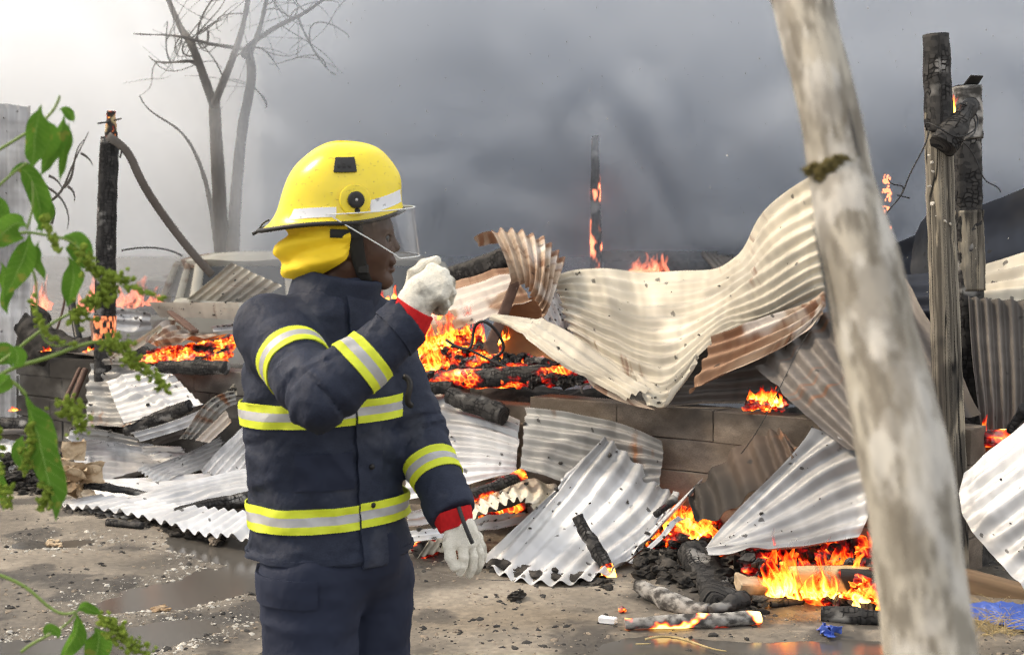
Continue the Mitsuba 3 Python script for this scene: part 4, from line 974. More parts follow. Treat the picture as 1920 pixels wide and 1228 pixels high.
put_tube('bolt', [P(214, 226, 9.7), P(227, 223, 9.64)], .006, 'black_metal', parent=k, n=6, sides=7)
put_tube('bolt', [P(228, 284, 9.64), P(225, 296, 9.62)], .007, 'black_metal', parent=k, n=6, sides=7)
put_tube('glowing_foot', [P(196, 640, 9.745), P(197, 592, 9.745)], [.0745, .073], 'char', parent=k, label='foot of the post glowing orange', n=16, sides=24, square=5, glow=mikit.proc(lambda p, n, uv: mi.Color3f(0.26, 0.07, 0.025) * smoothstep(0.38, 0.62, fbm(p.x * 60, p.y * 60, p.z * 22, 3))), caps=False)
# right post
top, foot = P(1755, 66, 5.95), np.array([P(1788, 1115, 5.95)[0], 5.95, -0.02])
k = put_tube('round_post', [foot, P(1776, 700, 5.95), P(1762, 330, 5.95), top], [.070, .067, .062, .056], 'post_wood', label='tall weathered round post, charred at its top, right of the foreground pole', cat='post', n=90, sides=28, rough=.006, freq=11, seed=52)
put_tube('charred_top', [P(1761, 250, 5.95), P(1758, 160, 5.95), top + [0, 0, .002]], [.0625, .0610, .0575], 'char', parent=k, label='charred black top', n=30, sides=28, rough=.006, freq=11, seed=52)
for j, (bx, by) in enumerate(((1742, 292), (1747, 305), (1749, 322), (1743, 350), (1748, 382), (1772, 415), (1782, 420))):
    put('knot', chips(np.array([P(bx, by, 5.885)]), [.0085], j, 1.0, base=ICO), 'pale_grit', smooth=40, parent=k)
# second post, charred and cracked into cells
k = put_tube('cracked_post', [np.array([P(1815, 560, 6.5)[0], 6.5, 0.0]), P(1815, 560, 6.5), P(1812, 360, 6.5), P(1812, 162, 6.5)], [.064, .064, .065, .062], 'char', label='charred square post with ashy cracked wood behind the round post', cat='post', n=70, sides=28, square=6, rough=.006, freq=22, seed=53)
put_tube('ashy_top', [P(1812, 262, 6.498), P(1811, 164, 6.498)], [.0655, .064], 'ash', parent=k, label='pale ashy top', n=24, sides=28, square=6, rough=.006, freq=22, seed=54)
put_tube('ashy_patch', [P(1817, 545, 6.498), P(1814, 395, 6.498)], [.0655, .0655], 'post_wood', parent=k, label='pale cracked patch', n=30, sides=28, square=6, rough=.006, freq=22, seed=54)
pl = np.array([P(1800, 166, 6.46), P(1820, 141, 6.40), P(1843, 142, 6.42), P(1829, 164, 6.48)])
put('cap_plate', solidify(pl, np.array([[0, 1, 2, 3]]), .006), 'black_metal', smooth=False, parent=k)
stub = put_tube('wired_stub', [P(1766, 276, 5.86), P(1792, 240, 5.9), P(1822, 196, 6.0)], [.062, .060, .040, .036], 'char', label='short charred log stub tied with wire to the right posts', cat='log', n=30, sides=20, rough=.010, freq=20, seed=55)
for j, w in enumerate(([P(1738, 245, 5.92), P(1736, 232, 5.88), P(1760, 240, 5.80), P(1790, 256, 5.80), P(1815, 252, 5.84), P(1832, 236, 5.9), P(1830, 215, 5.95), P(1808, 196, 5.92), P(1796, 204, 5.86)],
                       [P(1796, 268, 5.84), P(1812, 262, 5.8), P(1830, 238, 5.88), P(1826, 222, 5.92)])):
    put_tube('tie_wire', w, .0035, 'black_metal', parent=stub, n=60, sides=6)
wv_ = [P(1742, 244, 5.88), P(1735, 270, 5.87), P(1712, 315, 5.85), P(1700, 342, 5.85), P(1692, 362, 5.85), P(1672, 388, 5.85), P(1655, 411, 5.85)]
k = put_tube('barbed_wire', wv_, .0032, 'black_metal', label='broken end of barbed wire hanging left from the right post', cat='wire', n=60, sides=6)
put_tube('barb', [P(1666, 336, 5.86), P(1680, 347, 5.84), P(1692, 350, 5.85), P(1690, 364, 5.85)], .0028, 'black_metal', parent=k, n=20, sides=6)
put_tube('barb', [P(1682, 366, 5.85), P(1706, 372, 5.85)], .0028, 'black_metal', parent=k, n=10, sides=6)
put_tube('loose_wire', [P(1800, 264, 5.9), P(1822, 285, 5.92), P(1836, 315, 5.92), P(1852, 342, 5.92), P(1868, 350, 5.92), P(1876, 361, 5.92)], .0026, 'black_metal', label='thin loose wire hanging right from the stub on the posts', cat='wire', n=50, sides=6)
put_tube('thin_wire', [P(1540, 590, 6.4), P(1480, 690, 6.3), P(1430, 790, 6.2), P(1390, 850, 6.25)], .002, 'black_metal', label='thin wire hanging in front of the dark grey brown sheet', cat='wire', n=40, sides=6)
put_tube('thin_wire', [G(795, 1066, .004), G(850, 1080, .004), G(905, 1086, .004), G(975, 1088, .004)], .0022, 'grey_bar', label='thin wire lying on the earth under the lowered glove', cat='wire', n=40, sides=6)
# the smooth pole close to the camera, out of focus
cpts = [(1478, -60, 1.62), (1501, 0, 1.60), (1525, 90, 1.56), (1552, 200, 1.52), (1570, 300, 1.50), (1592, 400, 1.47), (1616, 500, 1.44), (1655, 680, 1.38), (1692, 850, 1.32), (1745, 1228, 1.24), (1775, 1420, 1.19)]
wid = [108, 108, 107, 114, 136, 142, 150, 156, 166, 164, 166]
rad = [w * c[2] / FOCAL / 2 for w, c in zip(wid, cpts)]
pw = [P(*c) for c in cpts]
arc = np.concatenate([[0], np.cumsum(np.linalg.norm(np.diff(np.array(pw), axis=0), axis=1))])
rad = np.interp(np.linspace(0, arc[-1], 80), arc, rad)
dwn = pw[-1] - pw[-2]
dwn /= np.linalg.norm(dwn)
pw.append(pw[-1] + dwn * (pw[-1][2] - 0.0) / -dwn[2])
rad = np.concatenate([rad, np.full(50, rad[-1])])
k = put_tube('leaning_pole', pw, rad, 'pole_wood', label='pale bare pole leaning across the foreground on the right, out of focus', cat='pole', n=150, sides=40, rough=.0035, freq=16, seed=60)
r = np.random.default_rng(61)
lump = []
for _ in range(130):
    lx, lz = r.normal(0, 26), r.normal(0, 13)
    if (lx / 52) ** 2 + (lz / 27) ** 2 < 1:
        lump.append(P(1556 + lx, 320 + lz, 1.495) + [0, -.0300 + .014 * (lx / 50) ** 2, 0])
v, f = chips(np.array(lump), r.uniform(.003, .008, len(lump)), 62, .6, base=ICO, aspect=.8)
put('mossy_knot', (v, f), 'moss', smooth=40, parent=k, label='dark mossy knot', kind='stuff')
for j, pth in enumerate(([(1541, -20), (1548, 60), (1560, 140), (1580, 230), (1596, 300)], [(1520, 420), (1540, 520), (1556, 640)], [(1655, 830), (1690, 826), (1708, 822)], [(1662, 865), (1706, 862)])):
    Y_ = np.interp([q[1] for q in pth], [c[1] for c in cpts], [c[2] for c in cpts])
    ctr = [np.interp(q[1], [c[1] for c in cpts], [c[0] for c in cpts]) for q in pth]
    rr = [np.interp(q[1], [c[1] for c in cpts], np.array(wid) * np.array([c[2] for c in cpts]) / FOCAL / 2) for q in pth]
    pts_ = []
    for q, yy, c_, r_ in zip(pth, Y_, ctr, rr):
        lat = np.clip((q[0] - c_) * yy / FOCAL, -.96 * r_, .96 * r_)
        pts_.append(P(q[0], q[1], yy) + [0, -math.sqrt(max(r_ * r_ - lat * lat, 0)), 0])
    put_tube('crack', pts_, [.0008, .0022, .0022, .0008], 'black_rubber', parent=k, n=40, sides=6)

# ---------------------------------------------------------------- bare tree in the smoke
tree_n = 0


def limb(parent, pts, r0, r1, Y=11.5, twigs=0, seed=0):
    r = np.random.default_rng(seed)
    q = [P(a, b, Y + (0.3 * np.sin(i * 1.7 + seed))) for i, (a, b) in enumerate(pts)]
    put_tube('limb', q, [r0, (r0 + r1) / 2, r1], 'bark', parent=parent, n=30, sides=10, rough=.006, freq=9, seed=seed)
    c = smooth_path(q, 40)
    tw = []
    for _ in range(twigs):
        i = r.integers(8, 39)
        d = r.normal(size=3) * [.8, .6, .8] + [0, 0, .25]
        L = r.uniform(.2, .55)
        e = c[i] + d / np.linalg.norm(d) * L
        m = (c[i] + e) / 2 + r.normal(size=3) * .07
        tw.append(tube([c[i], m, e, e + (e - m) * .5 + r.normal(size=3) * .06], [max(r1 * .35, .006), .0045, .002], n=12, sides=5)[0])
        for _ in range(2):
            d2 = r.normal(size=3) * .16
            tw.append(tube([m, m + d2, m + d2 * 1.7 + r.normal(size=3) * .05], [.0035, .0015], n=6, sides=4)[0])
    if tw:
        put('twig', join(*tw), 'bark', parent=parent, kind='stuff')


tag('bare_tree', 'bare leafless tree with two trunks standing in the smoke', 'tree')
limb('bare_tree', [(420, 600), (416, 470), (410, 350), (404, 240), (402, 185)], 0.0663, 0.0480, seed=1)
limb('bare_tree', [(402, 195), (384, 150), (364, 96), (340, 55), (312, -10)], 0.0429, 0.0240, twigs=4, seed=2)
limb('bare_tree', [(402, 195), (418, 155), (436, 110), (452, 60), (466, -10)], 0.0351, 0.0208, twigs=4, seed=3)
limb('bare_tree', [(430, 600), (436, 470), (444, 340), (456, 230), (470, 160), (467, 102)], 0.0624, 0.0360, seed=4)
limb('bare_tree', [(467, 106), (492, 68), (530, 45), (575, 22), (620, -10)], 0.0265, 0.0128, twigs=5, seed=5)
limb('bare_tree', [(467, 104), (440, 90), (400, 84), (350, 72), (300, 66), (250, 64)], 0.0203, 0.0048, twigs=2, seed=6)
limb('bare_tree', [(470, 100), (488, 50), (500, 0), (510, -30)], 0.0218, 0.0144, twigs=3, seed=7)
limb('bare_tree', [(560, 30), (575, 70), (600, 112), (632, 140)], 0.0109, 0.0040, twigs=2, seed=8)
limb('bare_tree', [(366, 120), (340, 116), (310, 118), (280, 106)], 0.0172, 0.0048, twigs=3, seed=9)
limb('bare_tree', [(470, 160), (484, 172), (497, 204)], 0.0094, 0.0032, twigs=1, seed=10)
limb('bare_tree', [(480, 90), (505, 104), (528, 140)], 0.0094, 0.0032, twigs=1, seed=11)
limb('bare_tree', [(390, 60), (378, 90), (372, 80), (398, 0)], 0.0109, 0.0064, twigs=1, seed=12)
k = put_tube('dead_sapling', [P(405, 600, 11.6), P(404, 440, 11.6), (P(392, 370, 11.6)), P(362, 280, 11.6), P(335, 244, 11.6), P(296, 218, 11.6), P(262, 180, 11.6)], [.032, .03, .022, .012, .005], 'bark', label='thin dead sapling bending left in the smoke before the tree', cat='sapling', n=50, sides=8, rough=.004)
k = 'dead_bush'
tag(k, 'tangle of thin dead twigs in the smoke left of the burnt post', 'dead bush')
for j, w in enumerate(([(84, 380), (112, 362), (132, 320), (148, 285), (166, 248)], [(120, 352), (134, 330), (140, 300), (158, 262)], [(84, 350), (104, 362), (122, 385), (126, 430)], [(128, 350), (138, 362), (140, 378)], [(92, 330), (112, 345), (118, 358)], [(152, 288), (168, 300), (174, 310)], [(96, 420), (100, 392), (92, 376)])):
    put_tube('twig', [P(a, b, 10.2) for a, b in w], [.012, .007, .003], 'bark', parent=k, n=24, sides=6)
put_tube('bent_rod', [P(228, 470, 11), P(262, 465, 11), P(300, 466, 11), P(342, 480, 11)], .008, 'black_metal', label='thin rod arched against the dark smoke above the car', cat='rod', n=30, sides=6)
# burning post and ruin behind the cream sheet
k = put_tube('burning_post', [np.array([P(1117, 500, 11.0)[0], 11.0, 0]), P(1118, 500, 11.0), P(1116, 300, 11.0), P(1116, 255, 11.0)], [.06, .055, .05, .03], 'char', label='post glowing red in the smoke above the cream sheet', cat='post', n=50, sides=14, rough=.012, seed=70,
             glow=mikit.proc(lambda p, n, uv: mi.Color3f(0.75, 0.16, 0.07) * smoothstep(0.55, 0.72, fbm(p.x * 14, p.y * 14, p.z * 7, 3))))
tag('ruin', 'dark ruin of a shack half hidden in smoke behind the cream sheet', 'ruin')
put('wall', join(box_at(P(1160, 560, 11.2), (.24, .12, .74)), box_at(P(1310, 560, 11.2), (.56, .12, .74)), box_at(P(1232, 481, 11.2), (1.0, .14, .09))), 'soot', smooth=False, parent='ruin')
for j in range(6):
    put_tube('rafter', [P(1318 + j * 10, 476 + j * 2, 10.7), P(1350 + j * 12, 512, 10.4)], .02, 'grey_bar', parent='ruin', n=6, sides=6, square=4)


# ---------------------------------------------------------------- burnt vehicles
def burnt_car(name, corner, along, back, roof_z, label, L=2.3, W=1.5, belt=1.13):
    """A burnt out van: cabin corner nearest the camera, its side running along one direction, its nose face along the other."""
    tag(name, label, 'vehicle')
    e1, e2 = np.asarray(along, float) / np.linalg.norm(along), np.asarray(back, float) / np.linalg.norm(back)
    up = np.array([0, 0, 1.0])
    inset = 0.10

    def q(a, b, z):
        s = np.clip((z - belt) / (roof_z - belt), 0, 1) * inset
        return corner + e1 * (a + s * (1 - 2 * a / L)) + e2 * (b + 2.2 * s * (1 - 2 * b / W)) + up * z
    # lower body as a rounded box, roof as a thin rounded shell
    Rm = np.stack([e1, e2 - e1 * (e1 @ e2), up], 1)
    Rm[:, 1] /= np.linalg.norm(Rm[:, 1])
    Rm[:, 2] = np.cross(Rm[:, 0], Rm[:, 1])
    put('body', box_at(corner + e1 * L / 2 + e2 * W / 2 + up * (0.35 + belt) / 2, (L, W, belt - 0.35), Rm, bevel=.07, rough=.01, div=2), 'car_paint', parent=name, smooth=40)
    ring = [q(a, b, roof_z - 0.02) for a, b in ((0, 0), (L, 0), (L, W), (0, W))]
    mid = sum(ring) / 4
    grid = []
    m = 16
    for i in range(m + 1):
        row = []
        for j in range(m + 1):
            s, t = i / m * 2 - 1, j / m * 2 - 1
            k_ = (abs(s) ** 6 + abs(t) ** 6) ** (1 / 6) / max(abs(s), abs(t), 1e-6)
            s2, t2 = s / max(k_, 1), t / max(k_, 1)
            u_, v_ = (s2 + 1) / 2, (t2 + 1) / 2
            p_ = ring[0] * (1 - u_) * (1 - v_) + ring[1] * u_ * (1 - v_) + ring[2] * u_ * v_ + ring[3] * (1 - u_) * v_
            e = max(abs(s), abs(t))
            row.append(p_ + up * (0.07 * (1 - e ** 6) + 0.02 * meshkit.noise(np.array([i * .8, j * .8, 2.0]))))
        grid.append(row)
    gv_ = np.array(grid).reshape(-1, 3)
    gf_ = grid_faces(m + 1, m + 1)
    gf_ = gf_ if vnormals(gv_, gf_)[:, 2].mean() > 0 else gf_[:, ::-1]
    put('roof', solidify(gv_, gf_, .07), 'car_paint', parent=name, smooth=50)
    for a, b in ((0.04, 0.04), (0.04, W - .04), (L - .04, 0.04), (L - .04, W - .04), (0.80, 0.03), (L - .6, .03), (0.03, W * .42)):
        put_tube('pillar', [q(a, b, belt - .03), q(a, b, roof_z - .04)], [.045, .035], 'car_paint', parent=name, n=10, sides=10, square=4)
    for (a0, b0), (a1, b1) in (((.08, .05), (.76, .05)), ((.84, .05), (L - .64, .05)), ((L - .56, .05), (L - .08, .05)), ((.05, .08), (.05, W * .42 - .04)), ((.05, W * .42 + .04), (.05, W - .08))):
        w_ = np.array([q(a0, b0, belt), q(a1, b1, belt), q(a1, b1, roof_z - .06), q(a0, b0, roof_z - .06)])
        put('window', solidify(w_, np.array([[0, 1, 2, 3]]), .006), 'window_dark', parent=name, smooth=False)
    for a, b in ((.45, .1), (L - .45, .1), (.45, W - .1), (L - .45, W - .1)):
        wm = trimesh.creation.cylinder(.30, .2, sections=28)
        wm = np.array(wm.vertices) @ np.stack([e1, up, Rm[:, 1]], 0) + corner + e1 * a + e2 * b + up * .3
        put('wheel', (wm, np.array(trimesh.creation.cylinder(.30, .2, sections=28).faces)), 'black_rubber', parent=name)


cb = P(357, 490, 10.55)
cb[2] = 0
burnt_car('burnt_car', cb, [1, .16, 0], [-.50, 1, 0], P(357, 486, 10.55)[2], 'burnt out cream and rust van standing in smoke behind the wall', L=2.2, W=1.2, belt=P(357, 562, 10.55)[2])
cb = P(236, 526, 12.6)
cb[2] = 0
burnt_car('burnt_car_001', cb, [1, .1, 0], [-.2, 1, 0], P(236, 526, 12.6)[2], 'dark burnt car farther off in the smoke between the post and the van', L=2.0, W=1.4, belt=.95)

# ---------------------------------------------------------------- the firefighter
def sd_cap(p, a, b, ra, rb):
    a, b = np.asarray(a, float), np.asarray(b, float)
    ab = b - a
    t = np.clip(((p - a) @ ab) / (ab @ ab), 0, 1)
    return np.linalg.norm(p - a - t[:, None] * ab, axis=1) - (ra + (rb - ra) * t)


def sd_ell(p, c, r, R3=None):
    q = p - np.asarray(c, float)
    if R3 is not None:
        q = q @ R3
    r = np.asarray(r, float)
    k0 = np.linalg.norm(q / r, axis=1)
    k1 = np.linalg.norm(q / (r * r), axis=1)
    return k0 * (k0 - 1) / np.maximum(k1, 1e-9)


def smin(a, b, k):
    h = np.clip(0.5 + 0.5 * (b - a) / k, 0, 1)
    return b * (1 - h) + a * h - k * h * (1 - h)


FR = np.array([math.sin(math.radians(40)), -math.cos(math.radians(40)), 0])      # the way the chest faces
RT = np.array([-math.cos(math.radians(40)), -math.sin(math.radians(40)), 0])     # his right hand side
UP = np.array([0, 0, 1.0])
TY = 3.13
TORSO = [(530, 628, .066, .070), (556, 626, .110, .088), (585, 618, .165, .108), (625, 610, .188, .126), (690, 607, .188, .142), (780, 608, .187, .147), (900, 613, .184, .146), (1000, 617, .193, .154), (1090, 620, .200, .160)]
tz = np.array([P(c, y_, TY)[2] for y_, c, a, b in TORSO])[::-1]
tx_ = np.array([P(c, y_, TY)[0] for y_, c, a, b in TORSO])[::-1]
ta = np.array([a for _, _, a, _ in TORSO])[::-1]
tb = np.array([b for _, _, _, b in TORSO])[::-1]
S_R, E_R, W_R = P(508, 618, 3.03), P(600, 745, 2.80), P(758, 610, 2.86)
S_L, E_L, W_L = P(708, 622, 3.25), P(780, 812, 3.20), P(846, 956, 3.06)


def sd_torso(p):
    z = p[:, 2]
    cx = np.interp(z, tz, tx_)
    a, b = np.interp(z, tz, ta), np.interp(z, tz, tb)
    q = p - np.stack([cx, np.full_like(cx, TY), z], -1)
    u, v = q @ RT, q @ FR
    e = (np.abs(u / a) ** 2.3 + np.abs(v / b) ** 2.3) ** (1 / 2.3)
    d = (e - 1) * np.minimum(a, b)
    hem = P(620, 1058, 2.98)[2]
    return np.maximum(np.maximum(d, hem - z), z - tz[-1])


def arm_axis(p, a, b):
    ab = b - a
    return ((p - a) @ ab) / (ab @ ab)


def folds(p, d, a, b, c, amp, seed):
    """Creases of a sleeve: rings about the arm, gathering at the elbow."""
    near = np.abs(d) < 0.045
    out = np.zeros(len(p))
    q = p[near]
    if len(q):
        s = np.where(arm_axis(q, a, b)[:, None] < 1, np.clip(arm_axis(q, a, b), 0, 1)[:, None], 1 + np.clip(arm_axis(q, b, c), 0, 1)[:, None])[:, 0]
        w = meshkit.fbm(np.stack([s * 7.5, q[:, 0] * 9, q[:, 2] * 9 + q[:, 1] * 6], -1) + seed, 3, seed)
        ridge = 1 - np.abs(2 * w - 1)
        big = meshkit.fbm(q * 9 + seed, 3, seed + 2) - 0.5
        crease = np.clip(1 - np.abs(2 * meshkit.fbm(np.stack([s * 6, q[:, 0] * 5, q[:, 2] * 5], -1) + seed * 3, 3, seed + 5) - 1) * 5, 0, 1)
        out[near] = amp * 0.75 * (ridge - 0.6) * (0.15 + np.exp(-((s - 1) / 0.28) ** 2)) + 0.014 * big - 0.007 * crease * (0.3 + np.exp(-((s - 1) / 0.4) ** 2))
    return out


def sd_arm_r(p):
    d = smin(sd_cap(p, S_R, E_R, .084, .068), sd_cap(p, E_R, W_R, .070, .054), .015)
    d = np.maximum(d, -((W_R - p) @ ((W_R - E_R) / np.linalg.norm(W_R - E_R))) - 0.012)
    return d - folds(p, d, S_R, E_R, W_R, .026, 3)


def sd_arm_l(p):
    d = smin(sd_cap(p, S_L, E_L, .080, .068), sd_cap(p, E_L, W_L, .068, .056), .02)
    d = np.maximum(d, -((W_L - p) @ ((W_L - E_L) / np.linalg.norm(W_L - E_L))) - 0.012)
    return d - folds(p, d, S_L, E_L, W_L, .026, 8)


def torso_folds(p, d):
    near = np.abs(d) < 0.045
    out = np.zeros(len(p))
    q = p[near]
    w = meshkit.fbm(q * [5, 5, 11] + [2, 7, q[:, 0].mean() * 0], 4, 12)
    diag = meshkit.fbm(np.stack([(q[:, 0] + 0.8 * q[:, 2]) * 13, q[:, 1] * 6, (q[:, 2] - 0.6 * q[:, 0]) * 4], -1), 3, 4)
    out[near] = 0.020 * (w - 0.5) + 0.012 * (0.42 - np.abs(2 * diag - 1)) - 0.006 * np.clip(1 - np.abs(2 * meshkit.fbm(np.stack([(q[:, 0] - .5 * q[:, 2]) * 5, q[:, 1] * 5, q[:, 2] * 9], -1) + 31, 3, 8) - 1) * 5, 0, 1)
    return out


def sd_body_cloth(p):
    d = sd_torso(p)
    return d - torso_folds(p, d)


def sd_jacket(p):
    return smin(smin(sd_body_cloth(p), sd_arm_r(p), .035), sd_arm_l(p), .035)


def iso_tm(fn, lo, hi, h, infl=0.0):
    v, f = isosurface(lambda p: fn(p) - infl, lo, hi, h)
    return trimesh.Trimesh(v, f, process=False)


def cut(m, planes):
    for n_, o_ in planes:
        m = trimesh.intersections.slice_mesh_plane(m, np.asarray(n_, float), np.asarray(o_, float), cap=False)
    return m


def patch(name, m, planes, mat_, t, parent, **k):
    q = cut(m, planes)
    if len(q.faces):
        q.merge_vertices()
        V, Fc = solidify(np.array(q.vertices), np.array(q.faces), t)
        return put(name, (V, Fc), mat_, smooth=50, parent=parent, **k)


PERSON = 'person'
box3 = lambda *pts, m=.12: (np.min(pts, 0) - m, np.max(pts, 0) + m)
jl, jh = np.array([-.80, 2.62, P(620, 1085, 2.98)[2]]), np.array([-.04, 3.46, 1.52])
jacket = PERSON + '__jacket'
put('jacket', isosurface(sd_jacket, jl, jh, .0072), 'jacket_cloth', smooth=True, key=jacket, label='navy blue turnout jacket with yellow and silver reflective stripes')
torso_l, torso_h = np.array([-.75, 2.85, P(620, 1075, 2.98)[2]]), np.array([-.2, 3.45, 1.5])
torso_l[0] = -.85
torso3, torso4, torso9, torso12 = [iso_tm(sd_body_cloth, torso_l, torso_h, .008, k_) for k_ in (.003, .0055, .0085, .0115)]
fwd_side = (FR * 1.0, P(610, 800, TY))                         # keeps the front half


def across(x):
    """Point on the chest at a lateral offset from the front centre line (positive to his right)."""
    return P(610, 800, TY) + RT * x


def bands(m, z_mid, nrm, parent, extra=(), hw=.030, mid=None):
    mid = np.asarray(mid if mid is not None else [0, 0, z_mid], float)
    nrm = np.asarray(nrm, float) / np.linalg.norm(nrm)
    for mname, a, b in (('tape_yellow', -hw, -hw * .36), ('tape_silver', -hw * .36, hw * .36), ('tape_yellow', hw * .36, hw)):
        patch('stripe' if mname == 'tape_yellow' else 'silver_stripe', m, [(nrm, mid + nrm * a), (-nrm, mid + nrm * b), *extra], mname, .003, parent)


PL = -.004                                                     # placket edge, lateral
for y_, hw in ((806, .0265), (1001, .0275)):
    zc = P(610, y_, 2.98)[2]
    bands(torso4, zc, UP + 0.02 * RT, jacket, [(RT, across(PL + .012))], hw)
    bands(torso12, zc + .004, UP + 0.02 * RT, jacket, [(-RT, across(PL + .012)), ], hw)
patch('placket', torso9, [(-RT, across(PL + .014)), (RT, across(PL - .055)), (FR, P(610, 800, TY))], 'jacket_cloth', .009, jacket, label='overlapping front flap')
zt = lambda y_: np.array([0, 0, P(610, y_, 2.98)[2]])
patch('pocket_flap', torso9, [(-RT, across(.150)), (RT, across(.024)), (FR, P(610, 800, TY)), (-UP, zt(850)), (UP, zt(918))], 'trouser_cloth', .008, jacket, label='pocket flap')
patch('pocket', torso3, [(-RT, across(.146)), (RT, across(.028)), (FR, P(610, 800, TY)), (-UP, zt(900)), (UP, zt(965))], 'jacket_cloth', .004, jacket)
patch('pocket_flap', torso3, [(-RT, across(.140)), (RT, across(.03)), (FR, P(610, 800, TY)), (-UP, zt(625)), (UP, zt(655))], 'jacket_cloth', .004, jacket)
patch('hem', torso3, [(UP, zt(1056)), (-UP, zt(1046))], 'jacket_cloth', .004, jacket)
al, ah = box3(S_R, E_R, W_R)
armr = iso_tm(sd_arm_r, al, ah, .0068, .0035)
al, ah = box3(S_L, E_L, W_L)
arml = iso_tm(sd_arm_l, al, ah, .0068, .0035)
bis = (E_R - S_R) / np.linalg.norm(E_R - S_R) + (W_R - E_R) / np.linalg.norm(W_R - E_R)
bands(armr, 0, E_R - S_R, jacket, [(-bis, E_R)], .0265, S_R + (E_R - S_R) * .52)
bands(armr, 0, W_R - E_R, jacket, [(bis, E_R)], .028, E_R + (W_R - E_R) * .50)
bands(arml, 0, W_L - E_L, jacket, [(W_L - E_L, E_L)], .0275, E_L + (W_L - E_L) * .50)
# collar
cn = P(630, 552, 3.13)
cax = np.array([.20, -.06, 1.0])
cax /= np.linalg.norm(cax)


def sd_collar(p):
    q = p - cn
    h = q @ cax
    rad_ = q - h[:, None] * cax
    r_ = np.linalg.norm(rad_ * [0.93, 1.0, 1.0], axis=1)
    R0 = .092 - 0.12 * h + 0.006 * (meshkit.fbm(p * 22, 3, 3) - 0.5)
    d = np.maximum(np.abs(r_ - R0) - .008, np.abs(h - .002) - .048)
    return d - 0.006 * (meshkit.fbm(p * [12, 12, 30], 3, 5) - 0.5)


put('collar', isosurface(sd_collar, *box3(cn, m=.15), .0055), 'jacket_cloth', smooth=True, parent=jacket, label='raised collar')
patch('cuff_hem', armr, [(W_R - E_R, W_R - (W_R - E_R) * .14), (bis, E_R)], 'jacket_cloth', .004, jacket)
patch('cuff_hem', arml, [(W_L - E_L, W_L - (W_L - E_L) * .16)], 'jacket_cloth', .004, jacket)
patch('yoke', torso3, [(UP, zt(640)), (-RT, across(.16)), (RT, across(.02)), (FR, P(610, 800, TY))], 'jacket_cloth', .003, jacket)
for y_ in (700, 880, 950):
    c_ = across(PL - .02) * [1, 1, 0] + zt(y_)
    hit = torso9.vertices[np.argmin(np.abs((torso9.vertices - c_) @ RT) * 3 + np.abs(torso9.vertices[:, 2] - c_[2]) * 3 - (torso9.vertices - c_) @ FR)]
    put('stud', (trimesh.creation.icosphere(2, .007).vertices * [1, 1, 1] + hit, trimesh.creation.icosphere(2, .007).faces), 'black_metal', smooth=True, parent=jacket)
# a strap and hook at the chest
put_tube('loop', [P(757, 705, 3.0), P(768, 728, 2.99), P(764, 752, 2.99), P(772, 760, 3.0)], .007, 'black_rubber', parent=jacket, n=20, sides=7)
put_tube('strap', [P(860, 950, 3.0), P(872, 985, 2.985), P(886, 1018, 2.985)], .0055, 'black_rubber', parent=jacket, n=16, sides=7, flat=.6)

# trousers, boots
H_R, K_R, A_R = P(584, 1085, 3.05), P(588, 1430, 3.02), None
H_L, K_L = P(694, 1085, 3.2), P(692, 1420, 3.2)
A_R = np.array([K_R[0] - .01, 3.08, .16])
A_L = np.array([K_L[0] + .02, 3.26, .16])


def sd_trousers(p):
    d = smin(sd_cap(p, H_R, K_R, .112, .098), sd_cap(p, K_R, A_R, .100, .085), .03)
    d2 = smin(sd_cap(p, H_L, K_L, .102, .094), sd_cap(p, K_L, A_L, .096, .085), .03)
    hip = sd_ell(p, P(622, 1030, TY), (.165, .145, .16))
    d = smin(smin(d, d2, .012), hip, .03)
    near = np.abs(d) < .05
    q = p[near]
    w = meshkit.fbm(q * [7, 7, 5] + 4, 4, 6)
    dd = np.zeros(len(p))
    dd[near] =   .030 * (w - .5) + .016 * (0.45 - np.abs(2 * meshkit.fbm(q * [5, 5, 16], 3, 9) - 1))
    return np.maximum(d - dd, .13 - p[:, 2])


tl, th_ = np.array([-.72, 2.80, .10]), np.array([-.14, 3.44, 1.02])
tro = put('trousers', isosurface(sd_trousers, tl, th_, .0095), 'trouser_cloth', smooth=True, parent=PERSON, label='navy blue work trousers')
trm = iso_tm(sd_trousers, np.array([-.72, 2.80, .62]), th_, .009, .007)
patch('pocket_flap', trm, [(UP, P(540, 1138, 2.95)), (-UP, P(540, 1084, 2.95)), (np.array([0, -1., 0]), np.array([0, 3.10, 0])), (-np.array([1., 0, 0]), P(600, 1100, 2.96))], 'trouser_cloth', .008, tro)


def sd_boots(p):
    d = 9.0
    for a_ in (A_R, A_L):
        c = np.array([a_[0], a_[1], .05])
        one = smin(sd_cap(p, c + [0, 0, .15], c + [0, 0, 0.0], .065, .060), sd_ell(p, c + FR * .085 + [0, 0, -.01], (.065, .105, .058), np.stack([RT, FR, UP], 1)), .03)
        d = np.minimum(d, one)
    return np.maximum(d, -p[:, 2] - 0.002)


put('boots', isosurface(sd_boots, np.array([-.75, 2.80, -.02]), np.array([-.1, 3.45, .24]), .012), 'black_rubber', smooth=40, parent=PERSON)

# head: local axes forward, left, up
yaw, roll, pitch = math.radians(7), math.radians(-5), math.radians(0)
hf = np.array([math.cos(yaw), math.sin(yaw), 0])
hl = np.array([-math.sin(yaw), math.cos(yaw), 0])
hu = UP * math.cos(roll) - hl * math.sin(roll) * 1.0
hl2 = hl * math.cos(roll) + UP * math.sin(-roll)
hu = np.cross(hf, hl2)
HR = np.stack([hf, hl2, hu], 1)
HC = P(662, 446, 3.14)
NB = P(626, 590, 3.13)


